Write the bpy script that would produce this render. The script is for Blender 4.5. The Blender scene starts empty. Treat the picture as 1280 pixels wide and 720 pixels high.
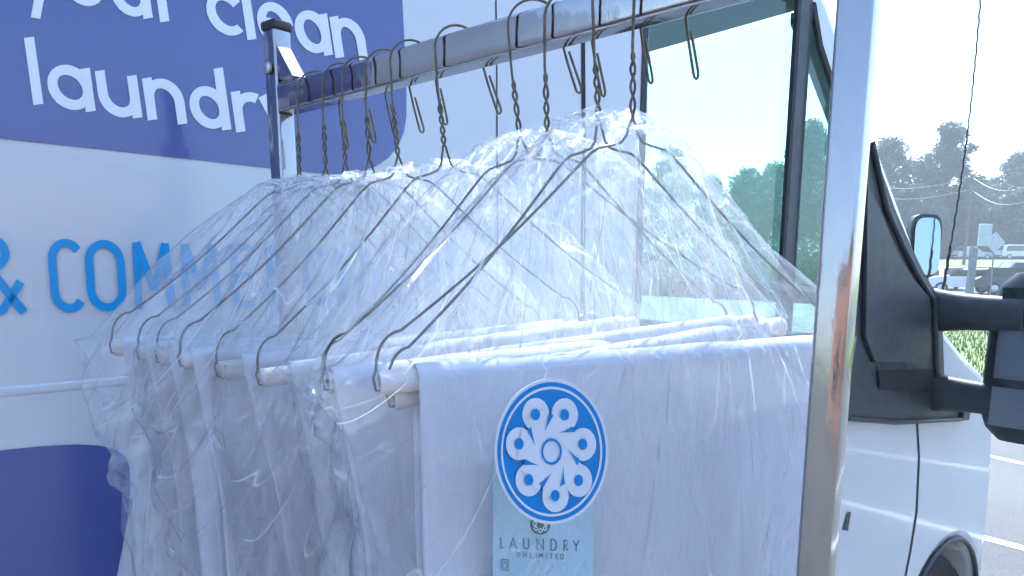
import bpy, math, random
from mathutils import Vector, Matrix, noise
from mathutils.geometry import tessellate_polygon
PI = math.pi
random.seed(7)
SC = bpy.context.scene
C = SC.collection

# ------------------------------------------------------------------ camera
F = 924.0; PITCH = math.radians(10.0); HORIZ = 325.0; CAMH = 1.80
CY = HORIZ + F*math.tan(PITCH)
cp, sp = math.cos(PITCH), math.sin(PITCH)
CAM = Vector((0, 0, CAMH))
def ray(px, py):
    a = (px-640)/F; b = (CY-py)/F
    return Vector((a, b*sp+cp, b*cp-sp))
def hit(px, py, p0, n):
    d = ray(px, py)
    return CAM + d*((Vector(p0)-CAM).dot(Vector(n))/d.dot(Vector(n)))
def proj(p):
    v = Vector(p)-CAM
    x = v.x; up = v.y*sp+v.z*cp; fw = v.y*cp-v.z*sp
    return 640+F*x/fw, CY-F*up/fw
cam = bpy.data.cameras.new('camera'); co = bpy.data.objects.new('camera', cam); C.objects.link(co)
co.location = CAM; co.rotation_euler = (PI/2-PITCH, 0, 0)
cam.sensor_width = 36; cam.lens = 36*F/1280; cam.shift_y = (CY-360)/1280
cam.clip_start = 0.02; cam.clip_end = 3000
SC.camera = co

# ------------------------------------------------------------------ materials
def nt(name):
    m = bpy.data.materials.new(name); m.use_nodes = True
    return m, m.node_tree, m.node_tree.nodes['Principled BSDF']
def ramp(t, src, stops):
    r = t.nodes.new('ShaderNodeValToRGB'); t.links.new(src, r.inputs[0])
    e = r.color_ramp.elements
    while len(e) < len(stops): e.new(0.5)
    for i, (p, c) in enumerate(stops):
        e[i].position = p; e[i].color = (c[0], c[1], c[2], 1) if hasattr(c, '__len__') else (c, c, c, 1)
    return r.outputs[0]
def coords(t, scale=(1, 1, 1), kind='Object', rot=(0, 0, 0)):
    tc = t.nodes.new('ShaderNodeTexCoord'); mp = t.nodes.new('ShaderNodeMapping')
    mp.inputs['Scale'].default_value = scale; mp.inputs['Rotation'].default_value = rot
    t.links.new(tc.outputs[kind], mp.inputs[0]); return mp.outputs[0]
def noi(t, vec, scale, detail=4, rough=0.55, dist=0.0):
    n = t.nodes.new('ShaderNodeTexNoise'); n.inputs['Scale'].default_value = scale
    n.inputs['Detail'].default_value = detail; n.inputs['Roughness'].default_value = rough
    n.inputs['Distortion'].default_value = dist
    t.links.new(vec, n.inputs['Vector']); return n.outputs[0]
def mat(name, col, rough=0.5, metal=0.0, var=0.12, scale=8.0, bump=0.0, bscale=40.0, coat=0.0, stretch=(1, 1, 1), spec=0.5):
    m, t, b = nt(name)
    v = coords(t, stretch)
    n = noi(t, v, scale)
    lo = [c*(1-var) for c in col]; hi = [min(1, c*(1+var)) for c in col]
    t.links.new(ramp(t, n, [(0.3, lo), (0.7, hi)]), b.inputs['Base Color'])
    b.inputs['Roughness'].default_value = rough; b.inputs['Metallic'].default_value = metal
    b.inputs['Coat Weight'].default_value = coat; b.inputs['Coat Roughness'].default_value = 0.06
    b.inputs['Specular IOR Level'].default_value = spec
    rr = t.nodes.new('ShaderNodeMapRange'); rr.inputs[3].default_value = max(0.02, rough*0.8); rr.inputs[4].default_value = min(1, rough*1.25)
    t.links.new(noi(t, v, scale*2.3), rr.inputs[0]); t.links.new(rr.outputs[0], b.inputs['Roughness'])
    if bump > 0:
        bp = t.nodes.new('ShaderNodeBump'); bp.inputs['Strength'].default_value = bump; bp.inputs['Distance'].default_value = 0.01
        t.links.new(noi(t, v, bscale), bp.inputs['Height']); t.links.new(bp.outputs[0], b.inputs['Normal'])
    return m
M = {}
M['van_white'] = mat('van_white_paint', (0.60, 0.62, 0.66), 0.22, var=0.05, scale=1.3, bump=0.05, bscale=2.2, coat=0.7)
M['van_purple'] = mat('purple_vinyl', (0.07, 0.09, 0.30), 0.25, var=0.08, scale=2, coat=0.8, bump=0.02, bscale=4)
M['van_letter'] = mat('white_vinyl', (0.80, 0.82, 0.86), 0.3, var=0.03)
M['van_blue'] = mat('blue_vinyl', (0.035, 0.30, 0.64), 0.3, var=0.05)
M['black_plastic'] = mat('black_plastic', (0.045, 0.052, 0.058), 0.45, var=0.25, scale=20, bump=0.15, bscale=300)
M['seam'] = mat('dark_seam', (0.012, 0.012, 0.014), 0.7)
M['rubber'] = mat('black_rubber', (0.02, 0.02, 0.022), 0.8, var=0.3, scale=20, bump=0.2)
M['steel_rim'] = mat('steel_rim', (0.5, 0.5, 0.52), 0.35, metal=0.9)
M['chrome'] = mat('chrome_tube', (0.38, 0.365, 0.37), 0.10, metal=1.0, var=0.06, scale=30, bump=0.04, bscale=60, stretch=(1, 1, 0.3))
M['wire'] = mat('brass_grey_wire', (0.13, 0.115, 0.085), 0.38, metal=0.6, var=0.3, scale=120)
M['cap'] = mat('black_cap', (0.02, 0.02, 0.02), 0.5)
M['tube'] = mat('cardboard_tube', (0.66, 0.60, 0.56), 0.8, var=0.1, scale=60, bump=0.2, bscale=200)
M['mirror_dark'] = mat('tow_mirror_glass', (0.20, 0.23, 0.26), 0.1, metal=1.0, var=0.02)
M['mirror'] = mat('mirror_glass', (0.42, 0.48, 0.52), 0.08, metal=1.0, var=0.02)
M['seat'] = mat('seat_fabric', (0.05, 0.05, 0.055), 0.9, bump=0.3, bscale=200)
M['dash'] = mat('dashboard', (0.06, 0.06, 0.062), 0.7, bump=0.2, bscale=200)
M['lining'] = mat('headlining', (0.22, 0.22, 0.21), 0.9)
M['chassis'] = mat('chassis', (0.03, 0.03, 0.03), 0.8)
M['lamp'] = mat('lamp_lens', (0.6, 0.62, 0.64), 0.1, coat=1.0)
M['redlamp'] = mat('red_lens', (0.45, 0.02, 0.02), 0.15, coat=1.0)
M['bark'] = mat('bark', (0.09, 0.07, 0.05), 0.9, var=0.4, scale=3, bump=0.5, bscale=10)
M['asphalt'] = None
M['brick'] = None
M['line'] = mat('lot_paint', (0.75, 0.75, 0.72), 0.7, var=0.15, scale=9)
M['kerb'] = mat('kerb_concrete', (0.42, 0.41, 0.38), 0.85, var=0.15, scale=4, bump=0.3)
M['pole'] = mat('grey_pole', (0.23, 0.25, 0.26), 0.6, var=0.15)
M['wood'] = mat('weathered_wood', (0.16, 0.13, 0.10), 0.85, var=0.25, scale=5, bump=0.4)
M['cable'] = mat('cable', (0.30, 0.31, 0.32), 0.5)
M['sign'] = mat('sign_sheet', (0.55, 0.57, 0.58), 0.5)
M['card'] = mat('pale_blue_card', (0.40, 0.60, 0.72), 0.5, var=0.03, scale=3)
M['ink'] = mat('dark_teal_ink', (0.05, 0.11, 0.16), 0.6)
M['palink'] = mat('pale_ink', (0.62, 0.76, 0.86), 0.6)
M['stblue'] = mat('sticker_blue', (0.012, 0.20, 0.56), 0.35, var=0.05)
M['stwhite'] = mat('sticker_white', (0.64, 0.68, 0.76), 0.4, var=0.03)

def asphalt():
    m, t, b = nt('asphalt'); v = coords(t)
    n1 = noi(t, v, 0.35, 6); n2 = noi(t, v, 60, 3)
    mx = t.nodes.new('ShaderNodeMix'); mx.data_type = 'RGBA'; mx.blend_type = 'MULTIPLY'; mx.inputs[0].default_value = 1
    t.links.new(ramp(t, n1, [(0.3, (0.11, 0.108, 0.105)), (0.7, (0.17, 0.168, 0.16))]), mx.inputs[6])
    t.links.new(ramp(t, n2, [(0.35, 0.7), (0.65, 1.0)]), mx.inputs[7]); t.links.new(mx.outputs[2], b.inputs['Base Color'])
    b.inputs['Roughness'].default_value = 0.9
    bp = t.nodes.new('ShaderNodeBump'); bp.inputs['Strength'].default_value = 0.5; bp.inputs['Distance'].default_value = 0.01
    t.links.new(n2, bp.inputs['Height']); t.links.new(bp.outputs[0], b.inputs['Normal'])
    return m
M['asphalt'] = asphalt()
def grassmat():
    m, t, b = nt('grass'); v = coords(t)
    n1 = noi(t, v, 1.2, 8, 0.7)
    t.links.new(ramp(t, n1, [(0.3, (0.07, 0.11, 0.02)), (0.5, (0.13, 0.18, 0.035)), (0.7, (0.20, 0.23, 0.06))]), b.inputs['Base Color'])
    b.inputs['Roughness'].default_value = 0.8
    bp = t.nodes.new('ShaderNodeBump'); bp.inputs['Strength'].default_value = 0.8; bp.inputs['Distance'].default_value = 0.05
    t.links.new(noi(t, v, 12, 4), bp.inputs['Height']); t.links.new(bp.outputs[0], b.inputs['Normal'])
    return m
M['grass'] = grassmat()
def brickmat():
    m, t, b = nt('brick'); v = coords(t, rot=(PI/2, 0, 0))
    br = t.nodes.new('ShaderNodeTexBrick'); br.inputs['Scale'].default_value = 4
    br.inputs['Color1'].default_value = (0.32, 0.13, 0.08, 1); br.inputs['Color2'].default_value = (0.42, 0.20, 0.13, 1)
    br.inputs['Mortar'].default_value = (0.4, 0.37, 0.33, 1); t.links.new(v, br.inputs['Vector'])
    t.links.new(br.outputs[0], b.inputs['Base Color']); b.inputs['Roughness'].default_value = 0.9
    return m
M['brick'] = brickmat()
def leafmat(name, c1, c2, tr=0.35):
    m, t, b = nt(name); v = coords(t)
    n = noi(t, v, 0.6, 3)
    col = ramp(t, n, [(0.35, c1), (0.65, c2)])
    t.links.new(col, b.inputs['Base Color']); b.inputs['Roughness'].default_value = 0.6
    ts = t.nodes.new('ShaderNodeBsdfTranslucent'); t.links.new(col, ts.inputs[0])
    mx = t.nodes.new('ShaderNodeMixShader'); mx.inputs[0].default_value = tr
    out = t.nodes['Material Output']
    t.links.new(b.outputs[0], mx.inputs[1]); t.links.new(ts.outputs[0], mx.inputs[2]); t.links.new(mx.outputs[0], out.inputs[0])
    return m
M['leaf_a'] = leafmat('leaves_mid', (0.045, 0.075, 0.03), (0.09, 0.13, 0.045))
M['leaf_b'] = leafmat('leaves_dark', (0.035, 0.06, 0.03), (0.06, 0.09, 0.04))
def glassmat(name, tint, rough=0.02, refl=1.0):
    m, t, b = nt(name); t.nodes.remove(b); out = t.nodes['Material Output']
    tr = t.nodes.new('ShaderNodeBsdfTransparent'); tr.inputs[0].default_value = (*tint, 1)
    gl = t.nodes.new('ShaderNodeBsdfGlossy'); gl.inputs['Roughness'].default_value = rough
    fr = t.nodes.new('ShaderNodeFresnel'); fr.inputs[0].default_value = 1.5
    g = t.nodes.new('ShaderNodeNewGeometry')
    # keep the reflection the same from both sides of the sheet
    mr = t.nodes.new('ShaderNodeMath'); mr.operation = 'MULTIPLY'; mr.inputs[1].default_value = refl
    lw = t.nodes.new('ShaderNodeLayerWeight'); lw.inputs[0].default_value = 0.35
    v = coords(t); mp = t.nodes.new('ShaderNodeMapRange'); mp.inputs[3].default_value = 0.05; mp.inputs[4].default_value = 0.75
    pw = t.nodes.new('ShaderNodeMath'); pw.operation = 'POWER'; pw.inputs[1].default_value = 3.0
    t.links.new(lw.outputs['Facing'], pw.inputs[0]); t.links.new(pw.outputs[0], mp.inputs[0])
    t.links.new(mp.outputs[0], mr.inputs[0])
    mx = t.nodes.new('ShaderNodeMixShader'); t.links.new(mr.outputs[0], mx.inputs[0])
    t.links.new(tr.outputs[0], mx.inputs[1]); t.links.new(gl.outputs[0], mx.inputs[2]); t.links.new(mx.outputs[0], out.inputs[0])
    return m
M['glass'] = glassmat('tinted_glass', (0.76, 1.0, 0.93))
M['darkglass'] = mat('dark_car_glass', (0.03, 0.04, 0.045), 0.08, coat=1.0)

def clothmat(name, col):
    m, t, b = nt(name); v = coords(t)
    n = noi(t, v, 14, 5)
    t.links.new(ramp(t, n, [(0.3, [c*0.95 for c in col]), (0.7, col)]), b.inputs['Base Color'])
    b.inputs['Roughness'].default_value = 0.9; b.inputs['Sheen Weight'].default_value = 0.2
    w = noi(t, coords(t, (1, 1, 1)), 900, 2)
    w2 = noi(t, coords(t, (1, 1, 0.35)), 22, 5, 0.6, 1.2)
    b1 = t.nodes.new('ShaderNodeBump'); b1.inputs['Strength'].default_value = 0.15; b1.inputs['Distance'].default_value = 0.001
    b2 = t.nodes.new('ShaderNodeBump'); b2.inputs['Strength'].default_value = 0.5; b2.inputs['Distance'].default_value = 0.006
    t.links.new(w2, b2.inputs['Height']); t.links.new(w, b1.inputs['Height']); t.links.new(b2.outputs[0], b1.inputs['Normal'])
    t.links.new(b1.outputs[0], b.inputs['Normal'])
    ts = t.nodes.new('ShaderNodeBsdfTranslucent'); ts.inputs[0].default_value = (*col, 1)
    mx = t.nodes.new('ShaderNodeMixShader'); mx.inputs[0].default_value = 0.34
    out = t.nodes['Material Output']
    t.links.new(b.outputs[0], mx.inputs[1]); t.links.new(ts.outputs[0], mx.inputs[2]); t.links.new(mx.outputs[0], out.inputs[0])
    return m
M['cloth'] = clothmat('white_cotton', (0.83, 0.85, 0.93))

def filmmat(name, seed):
    """thin clear polythene: mostly transparent, glossy, milky along its creases (UV = around the bag, down the bag in metres)"""
    m, t, b = nt(name); t.nodes.remove(b); out = t.nodes['Material Output']
    def vor(scale, st, off, dist=0.25):
        v = coords(t, st, 'UV'); ad = t.nodes.new('ShaderNodeVectorMath'); ad.operation = 'ADD'; ad.inputs[1].default_value = (off, seed*3.1, 0)
        t.links.new(v, ad.inputs[0])
        n = t.nodes.new('ShaderNodeTexNoise'); n.inputs['Scale'].default_value = scale*0.5; n.inputs['Detail'].default_value = 3
        t.links.new(ad.outputs[0], n.inputs['Vector'])
        mv = t.nodes.new('ShaderNodeVectorMath'); mv.operation = 'SCALE'; mv.inputs['Scale'].default_value = dist
        t.links.new(n.outputs['Color'], mv.inputs[0])
        a2 = t.nodes.new('ShaderNodeVectorMath'); a2.operation = 'ADD'; t.links.new(ad.outputs[0], a2.inputs[0]); t.links.new(mv.outputs[0], a2.inputs[1])
        w = t.nodes.new('ShaderNodeTexVoronoi'); w.feature = 'DISTANCE_TO_EDGE'; w.inputs['Scale'].default_value = scale
        t.links.new(a2.outputs[0], w.inputs['Vector']); return w.outputs['Distance'], n.outputs[0]
    d1, n1 = vor(9, (1, 0.30, 1), 0.0)
    d2, n2 = vor(22, (1, 0.35, 1), 7.3)
    d3, n3 = vor(6, (1, 0.12, 1), 3.7, 0.5)
    def near(d, w):
        mr = t.nodes.new('ShaderNodeMapRange'); mr.inputs[1].default_value = 0; mr.inputs[2].default_value = w
        mr.inputs[3].default_value = 1; mr.inputs[4].default_value = 0; mr.interpolation_type = 'SMOOTHSTEP'
        t.links.new(d, mr.inputs[0]); return mr.outputs[0]
    def math2(op, a, b_):
        q = t.nodes.new('ShaderNodeMath'); q.operation = op
        for i, x in enumerate((a, b_)):
            if isinstance(x, (int, float)): q.inputs[i].default_value = x
            else: t.links.new(x, q.inputs[i])
        return q.outputs[0]
    # creases come and go: gate them with a broad noise
    gate = ramp(t, noi(t, coords(t, (1, 0.5, 1), 'UV'), 5, 3), [(0.42, 0.0), (0.62, 1.0)])
    gate2 = ramp(t, noi(t, coords(t, (1, 0.5, 1), 'UV'), 8, 3, 0.6, 0.5), [(0.45, 0.0), (0.62, 1.0)])
    c1 = math2('MULTIPLY', near(d1, 0.022), gate)
    c2 = math2('MULTIPLY', near(d2, 0.045), gate2)
    um = t.nodes.new('ShaderNodeUVMap'); um.uv_map = 'Polar'
    def ridge(sx, sy, w_, det, off):
        mp = t.nodes.new('ShaderNodeMapping'); mp.inputs['Scale'].default_value = (sx, sy, 1); mp.inputs['Location'].default_value = (off, seed*2.7, 0)
        t.links.new(um.outputs[0], mp.inputs[0]); n = noi(t, mp.outputs[0], 1.0, det, .5, .35)
        a = math2('ABSOLUTE', math2('SUBTRACT', n, .5), 0.0)
        return near(a, w_)
    r1 = ridge(7, 2.0, .006, 2, 0); r2 = ridge(17, 5, .009, 1, 5); r3 = ridge(14, 3.5, .11, 2, 9)
    pg = ramp(t, noi(t, coords(t, (1, .6, 1), 'UV'), 6.5, 2), [(0.42, 0.0), (0.60, 1.0)])
    pg2 = ramp(t, noi(t, coords(t, (1, .8, 1), 'UV'), 11, 2), [(0.48, 0.0), (0.62, 1.0)])
    c3 = math2('ADD', math2('MULTIPLY', math2('MULTIPLY', r1, pg), 1.1), math2('MULTIPLY', math2('MULTIPLY', r2, pg2), .25))
    sx_ = t.nodes.new('ShaderNodeSeparateXYZ'); t.links.new(um.outputs[0], sx_.inputs[0])
    crump = t.nodes.new('ShaderNodeMapRange'); crump.inputs[1].default_value = .05; crump.inputs[2].default_value = .16; crump.inputs[3].default_value = .9; crump.inputs[4].default_value = 0
    t.links.new(sx_.outputs[1], crump.inputs[0])
    cm = math2('MULTIPLY', crump.outputs[0], math2('ADD', near(d2, .12), .05))
    c3 = math2('ADD', c3, cm)
    cr = math2('ADD', math2('MULTIPLY', c1, 0.14), math2('ADD', math2('MULTIPLY', c2, 0.06), math2('MULTIPLY', c3, 0.70)))
    milk = ramp(t, noi(t, coords(t, (1, 0.25, 1), 'UV'), 7, 5, 0.65, 0.8), [(0.38, 0.03+.03*(seed < 2)), (0.70, (0.11 if seed > 2 else 0.16)+.10*(seed < 2))])
    alpha = math2('MINIMUM', math2('ADD', cr, milk), 0.75)
    hgt = math2('ADD', math2('ADD', math2('MULTIPLY', near(d1, 0.16), .6), math2('MULTIPLY', r3, 0.45 if seed == 4 else 0.8)), math2('ADD', math2('MULTIPLY', near(d2, 0.3), 0.4), math2('MULTIPLY', noi(t, coords(t, (1, 0.5, 1), 'UV'), 26, 3, 0.5, 1.5), 0.9)))
    bp = t.nodes.new('ShaderNodeBump'); bp.inputs['Strength'].default_value = 0.8; bp.inputs['Distance'].default_value = 0.006
    t.links.new(hgt, bp.inputs['Height'])
    tr = t.nodes.new('ShaderNodeBsdfTransparent'); tr.inputs[0].default_value = (0.995, 0.997, 1.0, 1)
    gl = t.nodes.new('ShaderNodeBsdfGlossy'); gl.inputs['Roughness'].default_value = 0.12; t.links.new(bp.outputs[0], gl.inputs['Normal'])
    df = t.nodes.new('ShaderNodeBsdfDiffuse'); df.inputs[0].default_value = (0.95, 0.97, 1.0, 1)
    tl = t.nodes.new('ShaderNodeBsdfTranslucent'); tl.inputs[0].default_value = (0.95, 0.97, 1.0, 1)
    dm = t.nodes.new('ShaderNodeMixShader'); dm.inputs[0].default_value = 0.5
    t.links.new(df.outputs[0], dm.inputs[1]); t.links.new(tl.outputs[0], dm.inputs[2])
    m1 = t.nodes.new('ShaderNodeMixShader'); t.links.new(alpha, m1.inputs[0]); t.links.new(tr.outputs[0], m1.inputs[1]); t.links.new(dm.outputs[0], m1.inputs[2])
    lw = t.nodes.new('ShaderNodeLayerWeight'); lw.inputs[0].default_value = 0.35; t.links.new(bp.outputs[0], lw.inputs['Normal'])
    rf = ramp(t, lw.outputs['Facing'], [(0.0, 0.05), (0.5, 0.11), (1.0, 0.6)])
    m2 = t.nodes.new('ShaderNodeMixShader'); t.links.new(rf, m2.inputs[0]); t.links.new(m1.outputs[0], m2.inputs[1]); t.links.new(gl.outputs[0], m2.inputs[2])
    t.links.new(m2.outputs[0], out.inputs[0])
    return m

# ------------------------------------------------------------------ mesh helpers
class MB:
    def __init__(s): s.v = []; s.f = []; s.uv = None
    def add(s, vs, fs):
        o = len(s.v); s.v += [Vector(v) for v in vs]; s.f += [tuple(i+o for i in f) for f in fs]; return s
    def box(s, c, sz, R=None, bev=0.0):
        c = Vector(c); hx, hy, hz = [x/2 for x in sz]
        R = R or Matrix.Identity(3)
        if bev <= 0:
            vs = [c + R @ Vector((x*hx, y*hy, z*hz)) for z in (-1, 1) for y in (-1, 1) for x in (-1, 1)]
            return s.add(vs, [(0, 2, 3, 1), (4, 5, 7, 6), (0, 1, 5, 4), (2, 6, 7, 3), (0, 4, 6, 2), (1, 3, 7, 5)])
        # rounded box: superellipsoid-like ring stack in z, rounded in xy
        b = min(bev, hx, hy, hz); rings = []
        prof = [(b*(1-math.sin(t)), b*(1-math.cos(t))) for t in [k*PI/8 for k in range(5)]]
        levels = [(-hz+q, i) for i, q in [(p[0], p[1]) for p in prof]]
        levels = levels + [(-z, i) for z, i in reversed(levels)]
        for z, ins in levels:
            ring = []
            for cx, cy, a0 in ((1, 1, 0), (-1, 1, PI/2), (-1, -1, PI), (1, -1, 1.5*PI)):
                for k in range(5):
                    a = a0 + k*PI/8; r = max(b-ins, 0.0)
                    ring.append(c + R @ Vector((cx*(hx-b)+r*math.cos(a), cy*(hy-b)+r*math.sin(a), z)))
            rings.append(ring)
        return s.loft(rings, True, True)
    def loft(s, rings, closed=True, caps=False):
        n = len(rings[0]); vs = [v for r in rings for v in r]; fs = []
        for j in range(len(rings)-1):
            for i in range(n if closed else n-1):
                k = (i+1) % n
                fs.append((j*n+i, j*n+k, (j+1)*n+k, (j+1)*n+i))
        if caps:
            fs.append(tuple(range(n-1, -1, -1))); fs.append(tuple((len(rings)-1)*n+i for i in range(n)))
        return s.add(vs, fs)
    def tube(s, pts, r, n=8, caps=True):
        pts = [Vector(p) for p in pts]; rings = []
        rr = r if hasattr(r, '__len__') else [r]*len(pts)
        t0 = (pts[1]-pts[0]).normalized()
        ref = Vector((0, 0, 1)) if abs(t0.z) < 0.9 else Vector((1, 0, 0))
        nrm = t0.cross(ref).normalized()
        for i, p in enumerate(pts):
            t = (pts[min(i+1, len(pts)-1)]-pts[max(i-1, 0)])
            t = t.normalized() if t.length > 1e-9 else t0
            nrm = (nrm - t*nrm.dot(t)).normalized(); bn = t.cross(nrm)
            rings.append([p + (nrm*math.cos(2*PI*k/n)+bn*math.sin(2*PI*k/n))*rr[i] for k in range(n)])
        return s.loft(rings, True, caps)
    def lathe(s, c, axis, prof, n=24):
        axis = Vector(axis).normalized(); ref = Vector((0, 0, 1)) if abs(axis.z) < 0.9 else Vector((1, 0, 0))
        e1 = axis.cross(ref).normalized(); e2 = axis.cross(e1); c = Vector(c)
        rings = [[c + axis*h + (e1*math.cos(2*PI*k/n)+e2*math.sin(2*PI*k/n))*max(r, 1e-5) for k in range(n)] for r, h in prof]
        return s.loft(rings, True, True)
    def prism(s, poly, ext):
        """flat polygon (3D points, possibly concave) extruded by vector ext"""
        poly = [Vector(p) for p in poly]; ext = Vector(ext); n = len(poly)
        tris = tessellate_polygon([poly])
        fs = [tuple(t) for t in tris] + [tuple(i+n for i in reversed(t)) for t in tris]
        fs += [(i, (i+1) % n, n+(i+1) % n, n+i) for i in range(n)]
        return s.add(poly+[p+ext for p in poly], fs)
    def holed(s, outer, holes):
        loops = [[Vector(p) for p in outer]]+[[Vector(p) for p in h] for h in holes]
        return s.add([p for l in loops for p in l], [tuple(t) for t in tessellate_polygon(loops)])
    def build(s, name, m, parent=None, smooth=True, inv=None):
        me = bpy.data.meshes.new(name)
        if inv is None and parent is not None:
            r = parent
            while r.parent: r = r.parent
            inv = ROOTM[r.name].inverted()
        vs = [inv @ v for v in s.v] if inv is not None else s.v
        me.from_pydata([tuple(v) for v in vs], [], s.f); me.update()
        bm_fix(me)
        if s.uv:
            ul = me.uv_layers.new(name='UVMap')
            for l in me.loops: ul.data[l.index].uv = s.uv[l.vertex_index]
        me.materials.append(m)
        if smooth:
            me.polygons.foreach_set('use_smooth', [True]*len(me.polygons))
            try: me.set_sharp_from_angle(angle=math.radians(38 if smooth is True else smooth))
            except Exception: pass
        o = bpy.data.objects.new(name, me); C.objects.link(o)
        if parent is not None: o.parent = parent
        return o
def bm_fix(me):
    import bmesh
    bm = bmesh.new(); bm.from_mesh(me); bmesh.ops.recalc_face_normals(bm, faces=bm.faces); bm.to_mesh(me); bm.free()
ROOTM = {}
def thing(name, label, cat, loc=(0, 0, 0), rz=0, group=None, ry=0):
    o = bpy.data.objects.new(name, None); C.objects.link(o); o.empty_display_size = 0.1
    o.location = loc; o.rotation_euler = (0, ry, rz); o.rotation_mode = 'XYZ'
    ROOTM[o.name] = Matrix.LocRotScale(Vector(loc), o.rotation_euler, Vector((1, 1, 1)))
    tag(o, label, cat, group); return o
def tag(o, label=None, cat=None, group=None, kind=None):
    if label: o['label'] = label
    if cat: o['category'] = cat
    if group: o['group'] = group
    if kind: o['kind'] = kind
    return o
def origin_to(o, loc):
    """move a top-level mesh's origin"""
    loc = Vector(loc); o.data.transform(Matrix.Translation(-loc)); o.location = loc; return o

# ------------------------------------------------------------------ stroke lettering
def arc(cx, cy, rx, ry, a0, a1, n=20):
    return [(cx+rx*math.cos(math.radians(a0+(a1-a0)*k/n)), cy+ry*math.sin(math.radians(a0+(a1-a0)*k/n))) for k in range(n+1)]
CIRC = arc(.5, .5, .4, .4, 0, 360, 36)
LOWER = {   # baseline 0, x height 1; stroke centre lines
 'a': [CIRC, [(.9, 0), (.9, 1)]], 'd': [CIRC, [(.9, 0), (.9, 1.52)]], 'o': [CIRC],
 'c': [arc(.5, .5, .4, .4, 42, 318, 28)],
 'e': [[(.12, .5), (.9, .5)], arc(.5, .5, .4, .4, 0, 318, 30)],
 'l': [[(.5, 0), (.5, 1.52)]],
 'n': [[(.1, 0), (.1, 1)], arc(.5, .52, .4, .4, 180, 0, 18)+[(.9, 0)]],
 'u': [[(.1, 1), (.1, .48)]+arc(.5, .48, .4, .4, 180, 360, 18), [(.9, 0), (.9, 1)]],
 'r': [[(.1, 0), (.1, 1)], arc(.58, .5, .48, .42, 180, 70, 12)],
 'y': [[(.05, 1), (.5, .06)], [(.93, 1), (.27, -.5)]],
}
UPPER = {   # cap height 1, unit width 1
 'C': [arc(.52, .72, .42, .24, 35, 180, 12)+arc(.52, .28, .42, .24, 180, 325, 12)],
 'O': [arc(.5, .70, .40, .26, 0, 180, 14)+arc(.5, .30, .40, .26, 180, 360, 14)+[(.9, .70)]],
 'M': [[(.06, 0), (.12, 1)], [(.12, 1), (.5, .28)], [(.5, .28), (.88, 1)], [(.88, 1), (.94, 0)]],
 'E': [[(.1, 0), (.1, 1)], [(.1, .97), (.9, .97)], [(.1, .5), (.8, .5)], [(.1, .03), (.9, .03)]],
 'R': [[(.1, 0), (.1, 1)], [(.1, .97), (.5, .97)]+arc(.5, .74, .36, .23, 90, -90, 12)+[(.1, .51)], [(.45, .5), (.9, 0)]],
 'I': [[(.5, 0), (.5, 1)]], 'L': [[(.1, 1), (.1, .03), (.85, .03)]],
 'A': [[(.02, 0), (.5, 1), (.98, 0)], [(.2, .3), (.8, .3)]],
 'U': [[(.08, 1), (.08, .32)]+arc(.5, .32, .42, .29, 180, 360, 14)+[(.92, 1)]],
 'N': [[(.08, 0), (.08, 1), (.92, 0), (.92, 1)]],
 'D': [[(.1, 0), (.1, 1), (.4, 1)]+arc(.4, .5, .5, .5, 90, -90, 16)+[(.1, 0)]],
 'Y': [[(.02, 1), (.5, .5), (.98, 1)], [(.5, .5), (.5, 0)]],
 'T': [[(.02, 1), (.98, 1)], [(.5, 1), (.5, 0)]],
 '&': [[(1.0, 0), (.30, .66)]+arc(.48, .80, .24, .17, 205, -50, 14)+[(.3, .48)]+arc(.42, .24, .36, .22, 125, 300, 14)+[(.98, .42)]],
}
def ribbon(pts, w):
    """offset a 2D polyline to a ribbon -> (verts2d, quads)"""
    pts = [p for i, p in enumerate(pts) if i == 0 or abs(p[0]-pts[i-1][0])+abs(p[1]-pts[i-1][1]) > 1e-5]
    n = len(pts); closed = (abs(pts[0][0]-pts[-1][0])+abs(pts[0][1]-pts[-1][1])) < 1e-6
    vs = []
    for i, p in enumerate(pts):
        a = pts[i-1] if i > 0 else (pts[-2] if closed else None)
        b = pts[i+1] if i < n-1 else (pts[1] if closed else None)
        d1 = Vector((p[0]-a[0], p[1]-a[1])).normalized() if a else None
        d2 = Vector((b[0]-p[0], b[1]-p[1])).normalized() if b else None
        if d1 is None: d1 = d2
        if d2 is None: d2 = d1
        n1 = Vector((-d1.y, d1.x)); n2 = Vector((-d2.y, d2.x)); m = (n1+n2)
        m = m.normalized() if m.length > 1e-4 else n1
        k = min(1/max(m.dot(n1), 0.3), 2.5)*w/2
        vs += [(p[0]+m.x*k, p[1]+m.y*k), (p[0]-m.x*k, p[1]-m.y*k)]
    return vs, [(2*i, 2*i+1, 2*i+3, 2*i+2) for i in range(n-1)]
def glyph(mb, ch, font, tf, w, to3d, base_off, aspect=1.0):
    """tf maps glyph units to pixels; strokes are widened in pixels by w; to3d(px,py,off) puts them on the plane"""
    for k, st in enumerate(font[ch]):
        pts = [tf(u, v) for u, v in st]
        vs, fs = ribbon(pts, w)
        mb.add([to3d(x, y, base_off+0.00025*k) for x, y in vs], fs)

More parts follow.
